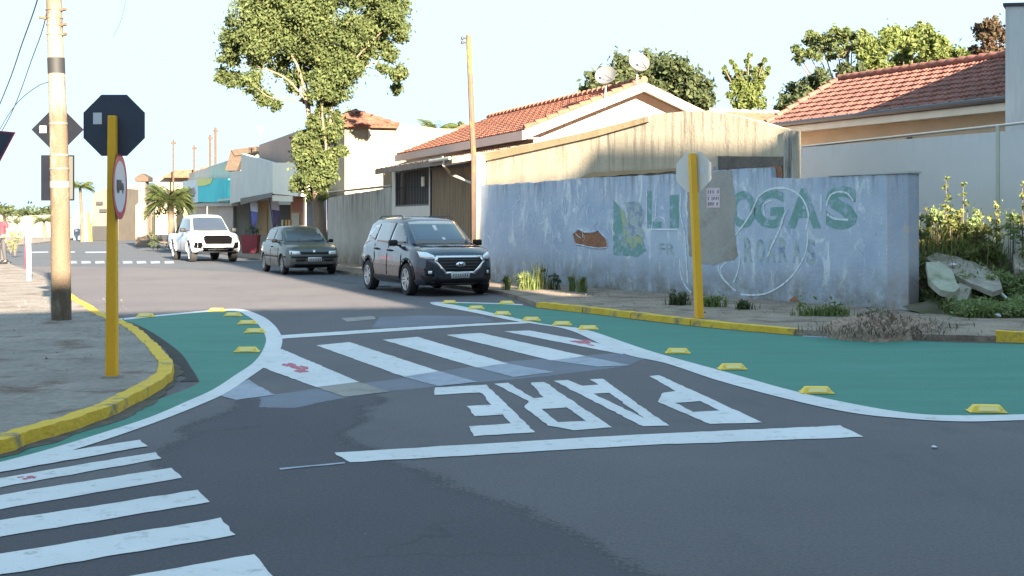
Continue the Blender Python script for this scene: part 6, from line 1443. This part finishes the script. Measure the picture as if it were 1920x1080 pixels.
shrub('sunlit shrub low behind the striped marker post', Vector((P(28, 400, 55).x, 55, .1)), [(24, 440, 9), (33, 450, 9), (26, 465, 10), (38, 438, 6), (20, 455, 10)], 55, L_yell, .12, 380)
b = G(470, 474, .1); shrub('green plants growing in the dark red planter', Vector((b.x, b.y, .9)), [(462, 432, 8), (472, 428, 9), (482, 434, 7)], b.y, L_mid, .12, 500)
far_tree('far leafy tree between the poles over the street end', 130, [(92, 405, 16), (60, 400, 18), (35, 405, 16), (110, 412, 12), (130, 418, 9), (10, 402, 18), (-20, 400, 22), (75, 420, 12), (45, 422, 12)], L_dark, .5, 60, 60)
# blades of grass and weeds
def blades(pts, h, w_, lean=.35):
    n = len(pts); p = np.array(pts); H_ = h * (.5 + rng.random(n) * .9); az = rng.random(n) * 6.283; l = lean * H_ * (rng.random(n) * 1.6)
    s_ = np.stack([np.cos(az + 1.57), np.sin(az + 1.57), 0 * az], 1) * w_ * .5; tip = p + np.stack([np.cos(az) * l, np.sin(az) * l, H_], 1)
    mid = p + np.stack([np.cos(az) * l * .35, np.sin(az) * l * .35, H_ * .55], 1)
    return np.concatenate([np.stack([p - s_, p + s_, mid + s_ * .9, mid - s_ * .9], 1), np.stack([mid - s_ * .9, mid + s_ * .9, tip + s_ * .15, tip - s_ * .15], 1)]).reshape(-1, 3)
def tuft(label, px, py, wpx, hpx, mat, n, name='weed', leafy=True):
    q = G(px, py, .08); Y_ = q.y; s_ = Y_ / FPX; W_ = wpx * s_; H_ = hpx * s_; t = thing(name, q, label, 'weed', 'weeds along the foot of the blue wall')
    pts = [(q.x + random.gauss(0, W_ * .28), q.y + random.gauss(0, .07), .08) for _ in range(n)]
    leaf_mesh(blades(pts, H_ * .75, .02), 'blades', mat, t)
    if leafy: leaf_mesh(leaves([(Vector((q.x + random.gauss(0, W_ * .25), q.y - .02, .1 + H_ * random.uniform(.25, .8))), W_ * .32) for _ in range(5)], .07, 500), 'leaves', mat, t)
for a in (('weed clump nearest the dark SUV, at the left foot of the blue wall', 952, 543, 16, 30, L_grass, 60), ('broad bushy weed below the scratched part of the blue wall', 988, 543, 34, 36, L_grass, 140), ('tall leafy weed standing out against the left part of the blue wall', 1012, 542, 18, 52, L_mid, 80), ('small thin weed right of the tall leafy one', 1038, 543, 18, 30, L_dark, 50),
          ('first of two upright weeds under the bare brick hole', 1073, 546, 10, 34, L_grass, 60), ('second of two upright weeds under the bare brick hole', 1092, 548, 12, 32, L_grass, 60), ('dark weed left of the yellow signpost foot', 1272, 572, 36, 24, L_dark, 120), ('grassy weed just right of the yellow signpost foot', 1335, 575, 46, 22, L_grass, 150), ('low weed beneath the big white graffiti loop', 1395, 580, 30, 16, L_dark, 90),
          ('wide grassy clump at the wall foot under the letters', 1540, 592, 76, 20, L_grass, 260), ('sparse weed at the right foot of the blue pillar', 1640, 597, 60, 14, L_dark, 120)):
    tuft(*a)
# heap of dry weeds
q = G(1655, 622, .08); hp = thing('dry_weed_heap', q, 'heap of dry brown pulled weeds on the dirt before the wall pillar', 'weed heap')
pts = []
for _ in range(1500):
    x = random.gauss(1655, 52); y = random.gauss(618, 8) ; y = min(max(y, 600), 634)
    g = G(x, y, .08); dd = math.exp(-((x - 1655) / 60) ** 2 - ((y - 616) / 12) ** 2); pts.append((g.x, g.y, .08 + .18 * dd * random.random()))
leaf_mesh(blades(pts, .085, .014, 1.8), 'stalks', L_dead, hp)
mb = MB(); vs = []; nx_, ny_ = 40, 18
for j in range(ny_):
    for i in range(nx_):
        x, y = 1530 + 240 * i / (nx_ - 1), 598 + 33 * j / (ny_ - 1); g = G(x, y, .08); e_ = max(0, 1 - ((x - 1650) / 115) ** 2 - ((y - 614) / 15.5) ** 2); vs.append((g.x, g.y, .06 + .17 * e_ ** .7 * (.75 + .5 * random.random()) - (.15 if e_ == 0 else 0)))
mb.add(vs, [(j * nx_ + i, j * nx_ + i + 1, (j + 1) * nx_ + i + 1, (j + 1) * nx_ + i) for j in range(ny_ - 1) for i in range(nx_ - 1)])
wpart(mb, 'soil_mound', mottle('reddish_soil', (.24, .16, .12), (.34, .25, .19), 4, (.15, .10, .07), 5, .5, .65, fine=.6, bmp=1, fs=22), hp)
# lot: mound, rough growth
mnd = MB(); NXg, NYg = 46, 40; vs = []
def lot_h(x, y):
    w0 = min(1, max(0, (y - 19.2) / 5.5)); e = WM(1706, 500); ed = min(1, max(0, (x - e.x - (y - e.y) * .02) / .8)); return .05 + .79 * w0 * (3 - 2 * w0) * w0 * (.6 + .4 * ed) + .07 * math.sin(x * 2.3 + y) * math.sin(y * 1.7) * w0
for j in range(NYg):
    for i in range(NXg):
        y = 18.2 + j / (NYg - 1) * 11; xl_ = 6.6 - .55 * max(0, y - 20.9) if y > 20.9 else 6.4 + (20.9 - y) * .1
        xl_ = max(xl_, -.3); x = (xl_ - .1) + (16 - xl_) * i / (NXg - 1); x = max(x, WA[0] + (31.9 - y) * .683 + .35) if y > 21 else x
        vs.append((x, y, lot_h(x, y) + random.uniform(-.02, .02)))
mnd.add(vs, [(j * NXg + i, j * NXg + i + 1, (j + 1) * NXg + i + 1, (j + 1) * NXg + i) for j in range(NYg - 1) for i in range(NXg - 1)])
tag(mnd.build('lot_ground', M_grass_d, smooth=60), kind='structure')
def lot_pts(n, x0, x1, y0, y1):
    out = []
    while len(out) < n:
        x, y = random.uniform(x0, x1), random.uniform(y0, y1)
        if x < (6.8 if y < 20.9 else 6.95 - .683 * (y - 20.9)): continue
        if y > 15: 
            if x > 6.4 + (29.0 - y) * .325 - .15: continue
        if (math.sin(x * 3.1 + y * 1.3) + math.sin(y * 2.7 - x * 1.9)) < random.uniform(-1.9, .4): continue
        out.append((x, y, lot_h(x, y) - .02))
    return out
def stuff(name, V, mat): o = leaf_mesh(V, name, mat, None); tag(o, kind='stuff'); return o
stuff('rough_grass', np.concatenate([blades(lot_pts(5200, 6.2, 10.5, 19.1, 21.6), .2, .022, .8), leaves([(Vector(p) + Vector((0, 0, .1)), .16) for p in lot_pts(420, 6.4, 10.5, 19.2, 22)], .08, 1100)]), L_grass)
stuff('dry_grass', blades(lot_pts(2600, 6.2, 11, 20.9, 22.2), .45, .022, .6), L_dead)
stuff('tall_weeds', np.concatenate([blades(lot_pts(1500, 6.0, 11, 21.3, 23.6), .8, .022, .6), leaves([(Vector(p) + Vector((0, 0, random.uniform(.15, .6 + .4 * math.sin(p[0] * 5)))), random.uniform(.09, .2)) for p in lot_pts(700, 6.0, 11, 21.2, 23.6)], .07, 1500)]), L_yell)
def tall_weed(label, px, ytop, Y_, mat, w_=12):
    x = P(px, 400, Y_).x; b = Vector((x, Y_, lot_h(x, Y_))); t = thing('tall_weed', b, label, 'weed', 'tall weeds in the lot'); top = P(px, ytop, Y_); mb = MB(); mb.tube([b, b.lerp(top, .5) + Vector((.04, 0, 0)), top], [.018, .006], 5) if False else mb.tube([b, top], [.018, .006], 5); wpart(mb, 'stem', M_bark, t)
    cl = []
    for k in range(9):
        f = .25 + .75 * k / 8; p = b.lerp(top, f); cl.append((p + Vector((random.uniform(-1, 1) * w_ / FPX * Y_ * (1.1 - f), random.uniform(-.1, .1), 0)), (.16 * (1.15 - f) + .05)))
    leaf_mesh(leaves(cl, .07, 1500, hollow=.2), 'leaves', mat, t)
for _i, (_x, _y, _Y) in enumerate(((1730, 420, 21.6), (1755, 400, 22.0), (1790, 405, 21.8), (1828, 410, 21.6), (1850, 418, 21.4), (1895, 420, 21.0))): shrub(('low lit shrub touching the blue pillar', 'lit shrub between the pillar and the tall wispy weed', 'lit shrub between the two tallest weeds', 'lit shrub right of the tallest pair of weeds', 'lit shrub left of the pale wall joint', 'shrub right of the pale wall joint')[_i], Vector((P(_x, 400, _Y).x, _Y, .35)), [(_x + random.uniform(-12, 12), _y + random.uniform(-14, 22), random.uniform(9, 17)) for _ in range(7)], _Y, L_yell if _i % 2 == 0 else L_lot, .075, 1500, 'shrubs in the weedy lot')
tall_weed('tall wispy weed, left of the pair reaching highest against the pale wall', 1774, 334, 22.3, L_light, 16)
tall_weed('tall green weed, right of the pair reaching highest against the pale wall', 1806, 346, 22.0, L_mid, 20)
tall_weed('yellowing tall weed close to the blue pillar', 1738, 392, 22.4, L_yell, 20)
tall_weed('yellow weed below the joint of the pale wall', 1868, 386, 21.6, L_yell, 14)
tall_weed('bright yellow weed cut by the right picture edge', 1917, 346, 20.9, L_yell, 14)
stuff('leafy_weeds', leaves([(Vector(p) + Vector((0, 0, random.uniform(.1, .5))), random.uniform(.1, .2)) for p in lot_pts(620, 6.0, 11, 20.3, 22.8)], .08, 1300), L_lot)
stuff('low_leafy_weeds', leaves([(Vector(p) + Vector((0, 0, random.uniform(.03, .22))), random.uniform(.08, .16)) for p in lot_pts(520, 6.6, 10.5, 19.1, 20.4)], .07, 1500), L_lot)
# concrete rubble
M_rub = mottle('broken_concrete', (.25, .225, .19), (.32, .29, .25), 3, (.16, .15, .12), 2, .5, .65, fine=.35, bmp=1, fs=16)
M_rub2 = mottle('mossy_concrete', (.27, .28, .22), (.33, .34, .28), 3, (.15, .17, .11), 2, .5, .65, fine=.3, bmp=.8, fs=16)
def rubble(label, pxs, Yn, Yf, mat, th=.12):
    ys_ = [p[1] for p in pxs]; lo, hi = min(ys_), max(ys_); top = [P(x, y, Yn + (Yf - Yn) * (hi - y) / (hi - lo)) for x, y in rough(pxs, 12, 1.5)]
    q = top[0].copy(); t = thing('concrete_slab', Vector((q.x, q.y, .1)), label, 'rubble', 'broken concrete in the lot'); mb = MB(); mb.prism(top, (0, .02, -th)); wpart(mb, 'slab', mat, t)
rubble('long broken concrete slab lying tilted on the weedy slope', [(1734, 482), (1756, 474), (1800, 482), (1850, 502), (1872, 520), (1878, 542), (1862, 546), (1820, 531), (1775, 506)], 19.8, 21.6, M_rub, .08)
rubble('rounded greenish concrete chunk beside the blue pillar', [(1736, 492), (1762, 490), (1784, 506), (1800, 540), (1790, 548), (1762, 542), (1742, 524)], 19.8, 20.8, M_rub2, .1)
rubble('small pale broken chunk below the long slab', [(1775, 545), (1800, 530), (1822, 540), (1812, 562), (1796, 566)], 19.8, 20.2, M_rub, .18)
rubble('brownish block at the right edge of the lot', [(1900, 468), (1960, 462), (1962, 500), (1902, 506)], 20.6, 21.2, M_rub, .15)
def hose():
    p = [P(1862, 533, 20.4), P(1872, 545, 20.2), P(1884, 557, 20.0), P(1900, 568, 19.8), P(1925, 582, 19.6), P(1990, 602, 19.3)]; mb = MB(); mb.tube(smooth_line(p, 5), .026, 8); t = thing('corrugated_pipe', Vector((p[0].x, p[0].y, .3)), 'pale curved plastic pipe sticking out of the weeds at the right edge', 'pipe'); wpart(mb, 'pipe', plain('pale_cyan_plastic', (.52, .62, .62), .4), t, 60)
hose()
for x, y, lb in ((1870, 594, 'white scrap of litter on the dirt under the pipe'), (1812, 583, 'white scrap of litter in the weeds below the slab'), (1708, 612, 'white scrap of litter beside the dry weed heap'), (1752, 840, 'tiny white scrap lying on the bare asphalt at the lower right'), (1786, 499, 'crumpled white litter on the broken slab')):
    q = G(x, y, .1 if y < 700 else .005) if y > 520 else P(x, y, 20.9); mb = MB(); r_ = .06 if y < 700 else .02
    bm = bmesh.new(); bmesh.ops.create_icosphere(bm, subdivisions=1, radius=r_)
    for v in bm.verts: v.co += Vector((random.uniform(-.5, .8), random.uniform(-.5, .5), random.uniform(-.6, .2))) * r_ * .6; v.co.z = v.co.z * .5 + r_ * .4
    bm.verts.index_update(); mb.add([v.co + q for v in bm.verts], [[v.index for v in f.verts] for f in bm.faces]); bm.free()
    tag(mb.build('litter_scrap', M_swhite), lb, 'litter')

# ================================================================= PERSON
def skin_mesh(nodes, edges, name, mat, parent, lvl=2):
    me = bpy.data.meshes.new(name); me.from_pydata([n[0] for n in nodes], edges, []); o = bpy.data.objects.new(name, me); COL.objects.link(o)
    o.modifiers.new('s', 'SKIN'); sl = me.skin_vertices if me.skin_vertices else None
    for i, n in enumerate(nodes): me.skin_vertices[0].data[i].radius = n[1] if isinstance(n[1], tuple) else (n[1], n[1])
    me.skin_vertices[0].data[0].use_root = True
    sb = o.modifiers.new('u', 'SUBSURF'); sb.levels = lvl; sb.render_levels = lvl
    me2 = bpy.data.meshes.new_from_object(o.evaluated_get(bpy.context.evaluated_depsgraph_get())); bpy.data.objects.remove(o)
    me2.materials.clear(); me2.materials.append(mat); me2.polygons.foreach_set('use_smooth', [True] * len(me2.polygons))
    o = bpy.data.objects.new(name, me2); COL.objects.link(o); o.parent = parent; return o
def person(loc, rz, label):
    r = empty('person', loc, rz, label, 'person'); sk = plain('skin', (.30, .17, .11), .6); sh_ = plain('red_shirt', (.30, .03, .05), .8); tr_ = plain('dark_trousers', (.05, .05, .06), .8); hr = plain('black_hair', (.02, .016, .014), .7)
    n = [((0, 0, .93), (.13, .10)), ((0, 0, 1.12), (.115, .09)), ((0, 0, 1.32), (.15, .10)), ((0, 0, 1.43), (.10, .075)), ((0, .01, 1.50), .05), ((0, .02, 1.56), (.07, .085)), ((0, .015, 1.65), (.078, .095)), ((0, .0, 1.71), (.05, .06)),
         ((.17, 0, 1.40), .055), ((.22, -.02, 1.16), .042), ((.24, .06, .93), .032), ((.245, .09, .84), (.022, .035)),
         ((-.17, 0, 1.40), .055), ((-.23, -.01, 1.15), .042), ((-.25, .04, .91), .032), ((-.255, .07, .82), (.022, .035)),
         ((.09, 0, .86), .085), ((.10, .05, .48), .058), ((.10, -.02, .10), .036), ((.10, .10, .04), (.035, .03)),
         ((-.09, 0, .86), .085), ((-.10, .0, .48), .058), ((-.10, -.08, .10), .036), ((-.10, .04, .04), (.035, .03))]
    e = [(0, 1), (1, 2), (2, 3), (3, 4), (4, 5), (5, 6), (6, 7), (3, 8), (8, 9), (9, 10), (10, 11), (3, 12), (12, 13), (13, 14), (14, 15), (0, 16), (16, 17), (17, 18), (18, 19), (0, 20), (20, 21), (21, 22), (22, 23)]
    body = skin_mesh(n, e, 'body', sk, r)
    for sx in (1, -1):                      # fingers rooted in each palm
        for k in range(4):
            hx, hy, hz = sx * (.245 if sx > 0 else .255), (.09 if sx > 0 else .07) + (k - 1.5) * .018, (.84 if sx > 0 else .82)
            mb = MB(); L_ = (.065, .078, .074, .058)[k]; mb.tube([(hx, hy, hz), (hx, hy + .006, hz - .03 - L_ * .5), (hx - sx * .015, hy + .01, hz - .03 - L_)], [.009, .008, .006], 6); mb.build('finger', sk, body)
        mb = MB(); mb.tube([(hx, hy + .02, hz + .02), (hx - sx * .01, hy + .045, hz - .02), (hx - sx * .01, hy + .045, hz - .045)], [.011, .009, .007], 6); mb.build('thumb', sk, body)
    skin_mesh([((0, 0, .90), (.15, .12)), ((0, 0, 1.12), (.145, .115)), ((0, 0, 1.33), (.17, .12)), ((0, 0, 1.45), (.09, .08)), ((.18, 0, 1.40), .075), ((.225, -.01, 1.22), .066), ((-.18, 0, 1.40), .075), ((-.23, -.01, 1.22), .066)], [(0, 1), (1, 2), (2, 3), (2, 4), (4, 5), (2, 6), (6, 7)], 'shirt', sh_, r)
    skin_mesh([((0, 0, .92), (.14, .11)), ((.09, 0, .84), .10), ((.10, .05, .48), .078), ((.10, -.02, .12), .06), ((-.09, 0, .84), .10), ((-.10, .0, .48), .078), ((-.10, -.08, .12), .06)], [(0, 1), (1, 2), (2, 3), (0, 4), (4, 5), (5, 6)], 'trousers', tr_, r)
    skin_mesh([((0, -.02, 1.64), (.088, .09)), ((0, -.01, 1.72), (.075, .085)), ((0, -.05, 1.58), (.06, .04))], [(0, 1), (0, 2)], 'hair', hr, r)
    mb = MB()
    for sx in (-1, 1): mb.bbox(sx * .03 - .011, sx * .03 + .011, .100, .112, 1.632, 1.646, .003)
    mb.build('eyes', hr, body)
    mb = MB(); mb.tube([(0, .105, 1.635), (0, .125, 1.60), (0, .11, 1.592)], [.008, .013, .008], 6); mb.build('nose', sk, body); mb = MB(); mb.bbox(-.022, .022, .098, .108, 1.562, 1.570, .002); mb.build('mouth', M_sred, body)
    for sx, dy in ((1, .05), (-1, -.01)):
        mb = MB(); mb.bbox(sx * .10 - .045, sx * .10 + .045, dy - .11, dy + .13, 0, .075, .02); mb.build('shoe', M_dark, r)
    return r
g = G(3, 495, .09); person(g, R(160), 'person in a red shirt and dark trousers standing at the left picture edge')
